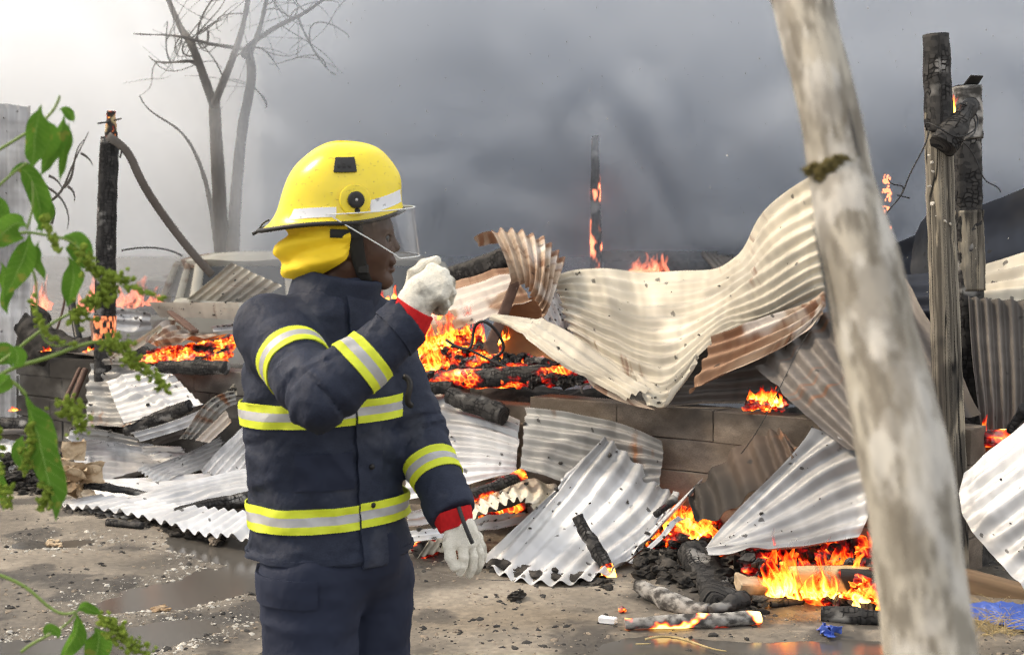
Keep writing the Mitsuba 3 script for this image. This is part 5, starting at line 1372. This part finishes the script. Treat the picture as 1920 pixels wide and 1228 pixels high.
def sd_skin(p):
    q = (p - HC) @ HR
    s2 = np.abs(q[:, 1])
    m = q.copy()
    m[:, 1] = s2
    d = sd_ell(q, (-.014, 0, .036), (.100, .079, .096))
    d = smin(d, sd_ell(q, (.030, 0, -.022), (.062, .060, .082)), .03)
    d = smin(d, sd_cap(m, (-.012, .050, -.058), (.060, .012, -.098), .024, .020), .035)
    d = smin(d, sd_ell(q, (.074, 0, -.102), (.020, .022, .019)), .018)
    d = smin(d, sd_ell(m, (.052, .036, -.035), (.026, .022, .028)), .025)
    d = smin(d, sd_cap(m, (.078, .0, .024), (.068, .036, .022), .013, .012), .012)
    d = smin(d, sd_cap(q, (.084, 0, .010), (.099, 0, -.022), .008, .0115), .012)
    d = smin(d, sd_cap(m, (.086, .0, -.028), (.085, .015, -.030), .010, .0085), .008)
    d = smin(d, sd_ell(q, (.086, 0, -.052), (.014, .026, .011)), .008)
    d = smin(d, sd_ell(q, (.0905, 0, -.0585), (.0105, .022, .0065)), .004)
    d = smin(d, sd_ell(q, (.0880, 0, -.0745), (.0110, .020, .0078)), .005)
    d = smin(d, sd_ell(m, (-.008, .080, -.012), (.022, .010, .032)), .008)
    eye = sd_ell(m, (.084, .031, .001), (.014, .015, .009))
    d = np.maximum(d, -eye)
    neck = sd_cap(p, HC + HR @ np.array([-.028, 0, -.05]), NB, .060, .064)
    d = smin(d, neck, .03)
    chest = sd_ell(p, P(614, 740, TY), (.145, .10, .24))
    d = smin(d, chest, .06)
    for a, b, c in ((S_R, E_R, W_R), (S_L, E_L, W_L)):
        d = smin(d, smin(sd_cap(p, a, b, .05, .042), sd_cap(p, b, c, .042, .028), .02), .03)
    d = smin(d, sd_ell(p, P(620, 1000, TY), (.14, .10, .16)), .06)
    for a, b, c in ((H_R, K_R, A_R), (H_L, K_L, A_L)):
        d = smin(d, smin(sd_cap(p, a, b, .08, .055), sd_cap(p, b, c, .055, .04), .02), .03)
    return d


fine = lambda a, b, h, lo_, hi_, H: np.unique(np.concatenate([np.arange(lo_, a, H), np.arange(a, b, h), np.arange(b, hi_ + H, H)]).round(5))
hx, hy, hz = HC
coords = [fine(hx - .12, hx + .13, .0032, -.80, 0.0, .018), fine(hy - .10, hy + .10, .0042, 2.72, 3.45, .018), fine(hz - .15, hz + .06, .0032, .12, hz + .16, .02)]
put('person', isosurface(sd_skin, None, None, None, coords), 'skin', smooth=True, label='firefighter in yellow helmet and dark striped suit, turned right, gloved hand raised to his mouth', cat='person', key=PERSON)
for s in (-1, 1):
    c = HC + HR @ np.array([.0715, s * .031, .001])
    put('eye', (trimesh.creation.icosphere(2, .0125).vertices + c, trimesh.creation.icosphere(2, .0125).faces), 'window_dark', smooth=True, parent=PERSON)

# helmet: rings from the brim (t = 0) to the crown (t = 1)
ht = np.array([0, .08, .2, .35, .5, .65, .85, 1.0])
hxf = CubicSpline(ht, [.146, .142, .139, .136, .122, .1025, .0625, 0.0])
hzf = CubicSpline(ht, [.020, .036, .060, .094, .122, .146, .169, .176])
hxb = CubicSpline(ht, [.191, .167, .1475, .134, .1135, .083, .040, 0.0])
hzb = CubicSpline(ht, [-.031, -.014, .016, .056, .104, .138, .167, .176])
hws = CubicSpline(ht, [.128, .119, .113, .110, .103, .088, .050, 0.0])
hzs = CubicSpline(ht, [-.006, .006, .030, .064, .102, .136, .167, .176])
HM = P(640, 408, 3.14)
hcoord = lambda q: HM + np.asarray(q) @ HR.T


def helm(phi, t, off=0.0):
    """Point of the helmet's shell: phi about the head from the front (negative = his right), t up from the brim."""
    c, s = np.cos(phi), np.sin(phi)
    fr = c > 0
    X = np.where(fr, hxf(t), hxb(t)) * c
    Y = hws(t) * s
    Z = hzs(t) + np.where(fr, hzf(t) - hzs(t), hzb(t) - hzs(t)) * c * c
    q = np.stack([X, Y, Z], -1)
    if off:
        q = q + off * helm_n(phi, t)
    return q


def helm_n(phi, t):
    e = 1e-3
    a = helm(phi + e, t) - helm(phi - e, t)
    b = helm(phi, np.minimum(t + e, .999)) - helm(phi, np.minimum(t + e, .999) - 2 * e)
    n = np.cross(a, b)
    return n / np.maximum(np.linalg.norm(n, axis=-1, keepdims=True), 1e-9)


ph, tt = np.meshgrid(np.linspace(0, 2 * np.pi, 96, endpoint=False), np.concatenate([np.linspace(0, .9, 40), np.linspace(.915, .997, 8)]))
hv_ = helm(ph, tt)
# low crest and shallow ribs pressed into the shell
hv_ = hv_ + helm_n(ph, tt) * (0.003 * np.exp(-(np.sin(ph) * tt * 9) ** 2) * np.clip(tt * 3, 0, 1))[..., None]
hv2 = hcoord(hv_.reshape(-1, 3))
hfc = tri(grid_faces(tt.shape[0], 96, True))
topv = hcoord(np.array([[0, 0, .1765]]))
nlast = (tt.shape[0] - 1) * 96
hfc = np.vstack([hfc, [[nlast + i, nlast + (i + 1) % 96, len(hv2)] for i in range(96)]])
hv2 = np.vstack([hv2, topv])
if (vnormals(hv2, hfc) * (hv2 - HM)).sum() < 0:
    hfc = hfc[:, ::-1]
hel = put('helmet', solidify(hv2, hfc, .004), 'helmet_yellow', smooth=True, parent=PERSON, label='glossy yellow fire helmet')
rim_p = hcoord(helm(np.linspace(0, 2 * np.pi, 61), np.full(61, 0.0)))
rm, ruv = tube(rim_p, .0055, n=140, sides=8, caps=False)
put('rim', rm, 'black_rubber', smooth=True, parent=hel)
inner = helm(ph[:20], tt[:20]) * [.93, .90, 1.0] + [0, 0, .004]
put('liner', solidify(hcoord(inner.reshape(-1, 3)), tri(grid_faces(20, 96, True)), .003), 'black_rubber', smooth=True, parent=hel)


def helm_patch(name, phi0, phi1, t0, t1, off, thick, mat_, parent=hel, **k):
    a, b = np.meshgrid(np.radians(np.linspace(phi0, phi1, 18)), np.linspace(t0, t1, 10))
    q = hcoord(helm(a, b, off).reshape(-1, 3))
    f = grid_faces(10, 18)
    f = f if (vnormals(q, f) * (q - HM)).sum() > 0 else f[:, ::-1]
    return put(name, solidify(q, f, thick), mat_, smooth=50, parent=parent, **k)


helm_patch('label', -136, -94, .09, .20, .0020, .003, 'label_white', label='smudged white label strip behind the knob')
helm_patch('label', -62, -12, .10, .24, .0020, .003, 'label_white', label='white label strip before the knob')
helm_patch('label', 2, 22, .16, .42, .0020, .003, 'label_white', label='small white front label')
for s in (-1, 1):
    helm_patch('badge', s * 98, s * 73, .52, .66, .0065, .008, 'black_rubber', label='black badge with raised zigzag emblem')
    for j in range(3):
        helm_patch('emblem', s * (94 - j * 6), s * (91 - j * 6), .56, .585 + .012 * (j % 2), .0085, .003, 'strap_web')
    cpos = hcoord(helm(np.radians(np.array([s * 77.0])), np.array([.265]), .004))[0]
    cnr = HR @ helm_n(np.radians(np.array([s * 77.0])), np.array([.265]))[0]
    fr_ = frame(cnr, hf)
    turn = lambda prof: np.array([[x_, r_ * math.cos(a_), r_ * math.sin(a_)] for x_, r_ in prof for a_ in np.linspace(0, 2 * np.pi, 32, endpoint=False)])
    prof = [(0, .018), (.012, .0195), (.017, .0185), (.0195, .014), (.0185, .006), (.0185, .0005)]
    put('knob', (turn(prof) @ fr_.T + cpos, tri(grid_faces(len(prof), 32, True))), 'black_rubber', smooth=40, parent=hel, label='round black visor knob')
    put('knob_pin', (trimesh.creation.icosphere(2, .0035).vertices + cpos + cnr * .0185, trimesh.creation.icosphere(2, .0035).faces), 'tape_silver', smooth=True, parent=hel)
    prof = [(0.001, .036), (.005, .0355), (.006, .033), (.006, .0005)]
    put('pivot_disc', (turn(prof) @ fr_.T + cpos - cnr * .002, tri(grid_faces(len(prof), 32, True))), 'helmet_yellow', smooth=40, parent=hel)
    put('bolt', (trimesh.creation.icosphere(2, .0065).vertices + cpos - hu * .024 + cnr * .004 + hf * .004, trimesh.creation.icosphere(2, .0065).faces), 'black_rubber', smooth=True, parent=hel)
put_tube('tail_hook', [hcoord(np.array([-.186, -.002, -.028])), hcoord(np.array([-.206, -.004, -.040]))], .004, 'black_rubber', parent=hel, n=8, sides=7)
put_tube('tail_cord', [hcoord(np.array([-.166, -.010, -.006])), hcoord(np.array([-.178, -.012, -.012])), hcoord(np.array([-.190, -.006, -.030]))], .0022, 'black_rubber', parent=hel, n=14, sides=6)


# visor
def visor_pt(phi, v):
    a = np.abs(np.degrees(phi))
    zt_ = .016 + .010 * np.cos(phi)
    zb_ = -.088 + np.clip((a - 44) / 58, 0, 1) * .104 + 0.010 * np.clip((20 - a) / 20, 0, 1) * 0
    z_ = zt_ + (zb_ - zt_) * v
    xr = .168 + .012 * np.clip((.02 - z_) / .1, 0, 1)
    return np.stack([xr * np.cos(phi) + .004, .131 * np.sin(phi), z_], -1)


pa, va = np.meshgrid(np.radians(np.linspace(-104, 104, 70)), np.linspace(0, 1, 14))
vis = put('visor', (hcoord(visor_pt(pa, va).reshape(-1, 3)), tri(grid_faces(14, 70))), 'clear_visor', smooth=True, parent=hel, label='clear curved face visor')
edge = np.radians(np.linspace(-103, 103, 50))
for nm_, vv_ in (('visor_edge', 1.0), ('visor_edge', 0.0)):
    m_, u_ = tube(hcoord(visor_pt(edge, np.full(50, vv_))), .0016, n=120, sides=6)
    put(nm_, m_, 'visor_edge', smooth=True, parent=hel)

# neck flap of yellow cloth
fp, fv = np.meshgrid(np.radians(np.linspace(84, 276, 80)), np.linspace(0, 1, 40))
edgew = np.clip(np.minimum(np.degrees(fp) - 84, 276 - np.degrees(fp)) / 46, 0, 1)
zrow = np.interp(fv, [0, .3, .55, .8, 1], [-.012, -.046, -.080, -.116, -.140])
rrow = np.interp(fv, [0, .22, .4, .6, .8, 1], [.92, .90, 1.0, 1.06, 1.0, .86])
zz = -.012 + (zrow + .012) * (0.50 + 0.50 * edgew ** .6)
fold = 0.010 * np.sin(zz * 95 + 2.2 * np.cos(fp * 2.0)) * np.clip(fv * 3, 0, 1) + 0.020 * (meshkit.fbm(np.stack([np.cos(fp) * 2.4, np.sin(fp) * 2.4, zz * 17], -1), 4, 6) - .5)
fq = np.stack([np.cos(fp) * (.152 * rrow + fold) + .004, np.sin(fp) * (.112 * rrow + fold), zz], -1)
ff = tri(grid_faces(40, 80))
fw = hcoord(fq.reshape(-1, 3))
ff = ff if (vnormals(fw, ff) * (fw - HC)).sum() > 0 else ff[:, ::-1]
put('neck_flap', solidify(fw, ff, .003), 'flap_cloth', smooth=True, parent=hel, label='yellow cloth neck flap')
for s in (-1, 1):
    lc = lambda *q: [HC + HR @ np.array([x_, y_ * s, z_]) for x_, y_, z_ in q]
    put_tube('chin_strap', lc((.004, .100, .040), (.006, .094, .0), (.014, .082, -.05), (.030, .064, -.098), (.046, .036, -.124), (.052, .0, -.130)), [.017, .017, .015, .013, .012], 'strap_web', parent=hel, n=50, sides=12, square=5, flat=.28, up=hl2 * s, label='black chin strap' if s < 0 else None)
    put_tube('side_strap', lc((-.052, .108, .018), (-.01, .104, .016), (.02, .098, .014)), .010, 'strap_web', parent=hel, n=20, sides=10, square=5, flat=.3, up=hl2 * s)
    put('buckle', box_at(lc((.022, .079, -.066))[0], (.026, .010, .022), HR, bevel=.003), 'black_rubber', parent=hel)


# gloves
def glove(name, wrist, back, knuckles, chains, thumb, fat, cuff_a, cuff_b, cuff_r, tips=(), size=1.0):
    """A knitted glove: palm from the wrist to the four knuckles, each finger a chain of its own."""
    def fn(p):
        d = sd_cap(p, wrist, back, .041 * size, .040 * size)
        for k_ in knuckles:
            d = smin(d, sd_cap(p, back, k_, .030 * size, .0180 * size), .012)
        for a_, b_ in zip(knuckles[:-1], knuckles[1:]):
            d = smin(d, sd_cap(p, a_, b_, .0165 * size, .0165 * size), .003)
        for ch in chains:
            one = np.full(len(p), 9.0)
            for i in range(len(ch) - 1):
                one = smin(one, sd_cap(p, ch[i], ch[i + 1], fat * (1 - .07 * i), fat * (.95 - .09 * i)), .003)
            d = smin(d, one, .0018)
        one = np.full(len(p), 9.0)
        for i in range(len(thumb) - 1):
            one = smin(one, sd_cap(p, thumb[i], thumb[i + 1], (.019, .0135, .012, .011)[i], (.0145, .0125, .0115, .011)[i]), .006)
        d = smin(d, one, .006)
        near = np.abs(d) < .012
        o = np.zeros(len(p))
        o[near] = .0035 * (meshkit.fbm(p[near] * 62, 3, 3) - .5)
        return d - o
    allp = [wrist, back, *knuckles, *[q for c in chains for q in c], *thumb]
    g = put(name, isosurface(fn, *box3(*allp, m=.04), .0031), 'glove_knit', smooth=True, parent=PERSON, label='white knitted work glove, soiled, on the %s hand' % ('raised' if 'R' in fat_names[id(chains)] else 'lowered'))
    put_tube('cuff', [cuff_a, (cuff_a + cuff_b) / 2, cuff_b], cuff_r, 'cuff_red', parent=g, n=24, sides=32, rough=.002, freq=60, label='red knitted cuff')
    for tp in tips:
        put('dark_fingertip', (trimesh.creation.icosphere(2, .0125).vertices * [1, 1, 1.15] + tp, trimesh.creation.icosphere(2, .0125).faces), 'black_rubber', smooth=True, parent=g)
    return g


fat_names = {}
Kr = [P(812, 508, 2.875), P(828, 518, 2.862), P(834, 535, 2.852), P(826, 556, 2.846)]
Cr = [[Kr[0], P(832, 513, 2.90), P(838, 528, 2.935), P(828, 536, 2.955)], [Kr[1], P(843, 528, 2.885), P(845, 546, 2.915), P(832, 552, 2.94)],
      [Kr[2], P(845, 548, 2.872), P(842, 564, 2.90), P(828, 566, 2.925)], [Kr[3], P(834, 570, 2.865), P(830, 582, 2.89), P(818, 582, 2.91)]]
fat_names[id(Cr)] = 'R'
glove('glove', P(774, 578, 2.862), P(792, 548, 2.868), Kr, Cr, [P(772, 545, 2.895), P(776, 515, 2.915), P(795, 497, 2.915), P(818, 489, 2.905)],   .0130, P(750, 624, 2.862), P(779, 577, 2.862), [.050, .049, .045], tips=[P(840, 551, 2.905)])
Kl = [P(866, 1022, 3.010), P(880, 1020, 3.030), P(889, 1014, 3.052), P(894, 1008, 3.074)]
Cl = [[Kl[0], P(870, 1044, 3.00), P(868, 1062, 3.00), P(862, 1074, 3.005)], [Kl[1], P(887, 1044, 3.022), P(886, 1064, 3.024), P(880, 1077, 3.03)],
      [Kl[2], P(898, 1036, 3.046), P(899, 1056, 3.05), P(894, 1070, 3.056)], [Kl[3], P(903, 1026, 3.072), P(905, 1042, 3.076), P(901, 1054, 3.08)]]
fat_names[id(Cl)] = 'L'
glove('glove', P(854, 972, 3.05), P(866, 995, 3.04), Kl, Cl, [P(848, 994, 3.03), P(842, 1020, 3.005), P(844, 1044, 2.995), P(852, 1062, 2.995)], .0122, P(846, 958, 3.056), P(856, 990, 3.046), [.049, .045, .040], size=.86)

# ---------------------------------------------------------------- the leafy plant close to the camera on the left
PLANT = 'leafy_plant'
tag(PLANT, 'green leafy plant with hanging leaves and flower spikes close to the camera on the left', 'plant')


def leaf(path, w, seed=0, fold=.35, Y=1.38, face=0.0):
    """A leaf along a path of pixels from its stalk to its tip, w wide, folded along the midrib and wavy."""
    c = smooth_path([P(q[0], q[1], q[2] if len(q) > 2 else Y) for q in path], 26)
    t = np.linspace(0, 1, 26)
    d = np.gradient(c, axis=0)
    d /= np.linalg.norm(d, axis=1, keepdims=True)
    view = np.array([math.sin(face), -math.cos(face), 0.25 * math.sin(seed * 2.1)])
    side = np.cross(d, view)
    side /= np.linalg.norm(side, axis=1, keepdims=True)
    nrm = np.cross(side, d)
    s = np.linspace(-1, 1, 11)
    prof = np.where(t < .12, t / .12 * .25, 0.25 + 0.75 * np.sin(np.pi * np.clip((t - .12) / .88, 0, 1) ** .75)) * np.clip((1 - t) * 6, 0, 1) ** .8
    wave = 0.14 * np.sin(9 * t + seed)[:, None] * s[None] ** 2 * w
    v = c[:, None] + (s[None, :, None] * side[:, None] * (prof * w / 2)[:, None, None]) + nrm[:, None] * (fold * np.abs(s)[None] * (prof * w / 2)[:, None] * -1 + wave * prof[:, None])[..., None]
    v = v + 0.003 * (np.stack([meshkit.noise(v * 60 + k * 5, seed) for k in range(3)], -1) - .5)
    uv = np.stack([np.repeat(t, 11), np.tile(s, 26)], -1)
    return (v.reshape(-1, 3), tri(grid_faces(26, 11))), uv


LEAVES = [([(78, 196), (70, 230), (64, 270), (60, 318)], 0.0360), ([(84, 222), (92, 250), (88, 276), (76, 300)], 0.0360), ([(122, 214), (112, 250), (94, 290), (76, 330)], 0.0288), ([(128, 228), (124, 270), (114, 310), (112, 342)], 0.0168),
          ([(108, 206), (122, 206), (134, 218), (140, 230)], 0.0144), ([(14, 334), (42, 318), (64, 350), (74, 392), (80, 438)], 0.0360), ([(60, 356), (78, 388), (82, 410), (66, 432)], 0.0312), ([(52, 428), (30, 420), (10, 436), (-20, 452)], 0.0432),
          ([(54, 436), (46, 480), (28, 520), (10, 556)], 0.0360), ([(73, 452), (66, 480), (74, 505), (84, 526)], 0.0204), ([(118, 446), (132, 444), (150, 470), (158, 504)], 0.0384), ([(128, 480), (138, 510), (134, 545), (124, 576)], 0.0312), ([(0, 490), (8, 520), (6, 556), (14, 590)], 0.0264),
          ([(24, 688), (10, 668), (-6, 660), (-26, 650)], 0.0360), ([(24, 690), (34, 668), (28, 655), (22, 650)], 0.0264), ([(20, 700), (6, 716), (-10, 726), (-24, 730)], 0.0288), ([(48, 736), (66, 800), (86, 880), (104, 978)], 0.0600), ([(44, 816), (36, 840), (42, 866), (54, 884)], 0.0240), ([(2, 860), (0, 900), (4, 930), (8, 960)], 0.0168),
          ([(140, 1144), (146, 1175), (132, 1205), (122, 1250)], 0.0336), ([(176, 1174), (186, 1195), (180, 1225), (172, 1262)], 0.0408), ([(84, 1194), (94, 1180), (106, 1186), (108, 1198)], 0.0168), ([(142, 1150), (158, 1138), (178, 1146), (190, 1150)], 0.0168), ([(8, 440), (-4, 400), (-16, 380), (-30, 372)], 0.0360)]
for j, (pth, w) in enumerate(LEAVES):
    m, uv = leaf(pth, w, seed=j, Y=1.92 + .02 * (j % 7), face=0.5 * math.sin(j * 1.9))
    put('leaf', m, 'leaf_green', smooth=True, uv=uv, parent=PLANT)
main = [np.array([-.93, 2.0, 0.0]), np.array([-.90, 1.99, .5]), P(-125, 900, 1.98), P(-115, 600, 1.98), P(-130, 300, 1.98), P(-100, 60, 1.98)]
put_tube('stem', main, [.008, .006, .003], 'stem_green', parent=PLANT, n=60, sides=8)
STEMS = [([(-125, 340), (0, 280), (58, 244), (96, 212), (112, 180)], 0.0022), ([(-118, 420), (-30, 375), (14, 334), (52, 306)], 0.0020), ([(-112, 620), (-10, 470), (50, 436), (80, 440), (130, 452), (178, 500), (232, 528)], 0.0020), ([(-118, 800), (-20, 694), (26, 660), (74, 622), (140, 584), (204, 560)], 0.0022),
         ([(-118, 800), (-10, 710), (26, 690), (84, 672), (150, 648), (212, 640)], 0.0028), ([(-118, 800), (-20, 700), (24, 716), (48, 740)], 0.0030), ([(-130, 1010), (0, 1078), (58, 1108), (118, 1150), (142, 1146)], 0.0024), ([(40, 1222), (84, 1194), (110, 1180), (142, 1150)], 0.0018), ([(60, 505), (70, 580), (86, 640), (140, 640)], 0.0014), ([(50, 430), (62, 360), (60, 340)], 0.0014), ([(230, 530), (262, 545), (304, 560)], 0.0013), ([(206, 640), (240, 660), (282, 700), (312, 724)], 0.0013)]
for pth, r_ in STEMS:
    put_tube('stem', [P(a, b, 1.98) for a, b in pth], [r_ * 1.35, r_ * .9], 'stem_green', parent=PLANT, n=50, sides=7)
SPIKES = [([(148, 470), (178, 502), (206, 520), (236, 526)], 60, 12), ([(232, 530), (262, 544), (304, 562)], 16, 5), ([(138, 600), (160, 578), (190, 556), (214, 544)], 70, 14), ([(60, 560), (70, 590), (90, 630), (140, 640)], 24, 7), ([(196, 640), (230, 652), (250, 670)], 50, 14), ([(236, 660), (262, 690), (300, 716), (312, 728)], 50, 10),
          ([(116, 780), (130, 760), (148, 780), (152, 806)], 60, 14), ([(60, 800), (50, 860), (44, 890)], 26, 8), ([(190, 1150), (215, 1180), (240, 1200), (282, 1236)], 70, 12), ([(0, 800), (6, 900), (20, 950)], 20, 7), ([(84, 404), (96, 440), (110, 470)], 24, 6), ([(80, 910), (90, 930), (70, 950)], 30, 9)]
for j, (pth, n_, sp_) in enumerate(SPIKES):
    r = np.random.default_rng(80 + j)
    c = smooth_path([P(a, b, 1.96) for a, b in pth], 40)
    at_ = c[r.integers(0, 40, n_ * 2)] + r.normal(0, sp_ * .00052, (n_ * 2, 3))
    v, f = chips(at_, r.uniform(.0022, .0060, n_ * 2), 90 + j, 1.0, base=OCT)
    put('flower_spike', (v, f), 'bud_green', smooth=40, parent=PLANT, kind='stuff')

# ---------------------------------------------------------------- small things lying about
def crumple(net, nu, nv, amp, freq, seed, thick=.002):
    s = surface(net, nu, nv)
    V, U = np.meshgrid(np.linspace(0, 1, nv), np.linspace(0, 1, nu), indexing='ij')
    p = s(V, U)
    f = grid_faces(nv, nu)
    n = vnormals(p.reshape(-1, 3), f).reshape(p.shape)
    q = p * freq + seed * 4.1
    a = 1 - np.abs(2 * meshkit.fbm(q, 3, seed) - 1)
    p = p + n * (amp * 2 * (a - 0.6))[..., None] + amp * .8 * (np.stack([meshkit.noise(q * .8 + k * 9, seed) for k in range(3)], -1) - .5)
    return solidify(p.reshape(-1, 3), f, thick)


def scraps(name, mat_, c, ext, n_, size, seed, amp, **k):
    """A heap of crumpled pieces of card or plastic film, one thing of several pieces."""
    r = np.random.default_rng(seed)
    ms = []
    for i in range(n_):
        ctr = np.asarray(c) + (r.random(3) - [.5, .5, .35]) * ext
        a_ = r.normal(size=3) * [1, .8, .7]
        a_ /= np.linalg.norm(a_)
        b_ = np.cross(a_, r.normal(size=3))
        b_ /= np.linalg.norm(b_)
        w_, h_ = size * r.uniform(.5, 1.1, 2)
        net = [[ctr + a_ * (u - 1) * w_ + b_ * (v - 1) * h_ + np.cross(a_, b_) * r.normal() * size * .3 for u in range(3)] for v in range(3)]
        ms.append(crumple(net, 22, 22, amp, 16, seed + i)[:2])
    V, Fc = join(*ms)
    V[:, 2] = np.maximum(V[:, 2], .004)
    return put(name, (V, Fc), mat_, smooth=30, **k)


scraps('crumpled_card', 'card', G(146, 915, .12), (.16, .12, .22), 9, .085, 3, .014, label='crumpled brown cardboard heap at the left end of the charred plank', cat='cardboard', kind='stuff')
scraps('crumpled_card', 'card', G(135, 850, .24), (.05, .06, .10), 3, .07, 15, .012, label='upright curled brown scrap behind the crumpled cardboard heap', cat='cardboard', kind='stuff')
put('blue_tarp', crumple([[G(1800, 1136, .05), G(1880, 1132, .06), G(1990, 1150, .04)], [G(1806, 1152, .03), G(1880, 1150, .04), G(1990, 1180, .03)], [G(1840, 1160, .02), G(1895, 1176, .02), G(2000, 1206, .01)]], 60, 40, .018, 14, 6), 'tarp_blue', smooth=30,
    label='crumpled blue plastic tarpaulin on the earth at the bottom right', cat='tarpaulin')
scraps('blue_rag', 'tarp_blue', G(1572, 1180, .012), (.14, .10, .02), 6, .032, 25, .008, label='torn blue plastic rag on the earth below the charred log', cat='rag', kind='stuff')
r = np.random.default_rng(70)
gp = []
for _ in range(260):
    b_ = G(r.uniform(1822, 1905), r.uniform(1150, 1196), 0.0)
    d = r.normal(size=3) * [.05, .04, .02] + [0, 0, r.uniform(.02, .07)]
    gp.append(tube([b_, b_ + d * .6, b_ + d + [d[0] * .6, d[1] * .6, -.012]], [.0016, .0012, .0005], n=6, sides=4)[0])
put('grass', join(*gp), 'straw', smooth=True, label='tuft of dry trodden grass beside the blue tarpaulin', cat='grass', kind='stuff')
for pth, r_, lab in (([G(1210, 1198, .01), G(1262, 1194, .012), G(1300, 1204, .012), G(1362, 1220, .01)], .005, 'long dry straw stalk on the wet earth at the bottom'), ([G(1192, 1207, .006), G(1220, 1206, .006)], .0035, 'short pale straw left of the long stalk')):
    put_tube('straw', pth, [r_, r_, r_ * .5], 'straw', label=lab, cat='straw', n=30, sides=7)
put('broken_brick', box_at(G(1408, 1096, .05), (.13, .09, .055), frame([.95, .2, -.1], [0.2, -.3, 1]), bevel=.006, rough=.008, div=3, seed=2), 'card', smooth=30, label='pale scorched block of wood beside the checkered block', cat='block')
put('scorched_plate', solidify(*(lambda s: (s.reshape(-1, 3), grid_faces(6, 6)))(surface(N(6.15, [(1376, 1040), (1420, 1052)], [(1376, 1090), (1436, 1094)]), 6, 6)(*np.meshgrid(np.linspace(0, 1, 6), np.linspace(0, 1, 6), indexing='ij'))), .01), 'soot', smooth=False,
    label='blackened upright plate behind the pale scorched block', cat='plate')
put('white_lump', box_at(G(1140, 1162, .015), (.075, .035, .03), frame([.9, -.4, 0]), bevel=.004, rough=.003, div=2), 'label_white', smooth=30, label='small white block on the earth left of the burning stick', cat='block')
v, f = chips(np.array([G(402, 1012, .02)]), [.032], 4, .9, base=trimesh.creation.icosphere(2, 1.0))
put('stone', (v, f), 'brown_grit', smooth=50, label='round brown stone at the scalloped edge of the front sheet', cat='stone')
v, f = chips(np.array([G(968, 1116, .02)]), [.045], 9, .5, base=trimesh.creation.icosphere(2, 1.0))
put('clod', (v, f), 'soot', smooth=40, label='dark burnt clod on the earth below the fallen white sheet', cat='clod')
for j, (a, b, lab) in enumerate(((300, 1140, 'small heap of leaves and litter in the large puddle'), (100, 1018, 'bit of litter in the small puddle at the left'))):
    pts = spread([G(a - 16, b + 6), G(a + 16, b + 6), G(a + 12, b - 5), G(a - 12, b - 5)], 14, 50 + j, .01)
    v, f = chips(pts, np.random.default_rng(j).uniform(.008, .02, 14), 60 + j, .4, base=ICO)
    put('litter', (v, f), 'card', smooth=False, label=lab, cat='litter', kind='stuff')


def on_ground(n, px0, px1, py0, py1, seed, keep=None):
    r = np.random.default_rng(seed)
    p = np.array([G(a, b) for a, b in zip(r.uniform(px0, px1, n), r.uniform(py0, py1, n))])
    if keep is not None:
        p = p[keep(p, r)]
    p[:, 2] = ground_z(p[:, 0], p[:, 1])
    return p


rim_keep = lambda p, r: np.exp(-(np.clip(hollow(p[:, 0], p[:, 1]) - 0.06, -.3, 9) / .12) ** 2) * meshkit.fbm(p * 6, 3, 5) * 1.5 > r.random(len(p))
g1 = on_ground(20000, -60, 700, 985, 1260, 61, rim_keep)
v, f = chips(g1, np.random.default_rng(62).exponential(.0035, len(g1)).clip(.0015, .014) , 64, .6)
put('gravel', (v, f), 'pale_grit', smooth=False, label='pale grit around the puddles, wet glare put into its pale colour', cat='gravel', kind='stuff')  # grit chips coloured pale to stand in for glare on wet gravel
g2 = on_ground(5200, -60, 1980, 960, 1260, 65, lambda p, r: meshkit.fbm(p * 2.3, 3, 8) ** 2 * 2.4 > r.random(len(p)))
v, f = chips(g2, np.random.default_rng(66).exponential(.005, len(g2)).clip(.002, .022), 67, .6)
put('grit', (v, f), 'dark_grit', smooth=False, label='black crumbs of charcoal strewn over the earth', cat='grit', kind='stuff')
g3 = on_ground(3600, -60, 1980, 960, 1260, 68)
v, f = chips(g3, np.random.default_rng(69).exponential(.004, len(g3)).clip(.002, .016), 70, .6)
put('pebbles', (v, f), 'brown_grit', smooth=False, label='small brown pebbles and crumbs on the earth', cat='pebbles', kind='stuff')

# flakes of char lying on the sheets
r = np.random.default_rng(73)
fp_, fs_ = [], []
for k_, d in list(scene.items()):
    if k_.startswith('corrugated_sheet') and d['bsdf']['id'] in ('zinc', 'cream_iron', 'zinc_dull'):
        V = meshkit.WRITTEN[d['filename']][0]
        m_ = len(V) // 3
        idx = r.integers(0, m_, int(8 + 34 * r.random() ** 2))
        for i_ in idx:
            fp_.append(V[i_] + [0, -.006, .004])
            fs_.append(min(r.exponential(.004) + .002, .016))
v, f = chips(np.array(fp_), np.array(fs_), 74, .8)
put('char_flakes', (v, f), 'dark_grit', smooth=False, label='flakes of char stuck on the iron sheets', cat='char flakes', kind='stuff')
# ash and sparks in the air
r = np.random.default_rng(75)
ap = np.array([P(a, b, y_) for a, b, y_ in zip(r.uniform(560, 1920, 300), r.uniform(-10, 560, 300), r.uniform(4.5, 9.0, 300))])
v, f = chips(ap, r.uniform(.0012, .0034, 300), 76, 1.0)
put('ash_flakes', (v, f), 'pale_grit', smooth=False, label='pale flakes of ash drifting in the air', cat='ash flakes', kind='stuff')
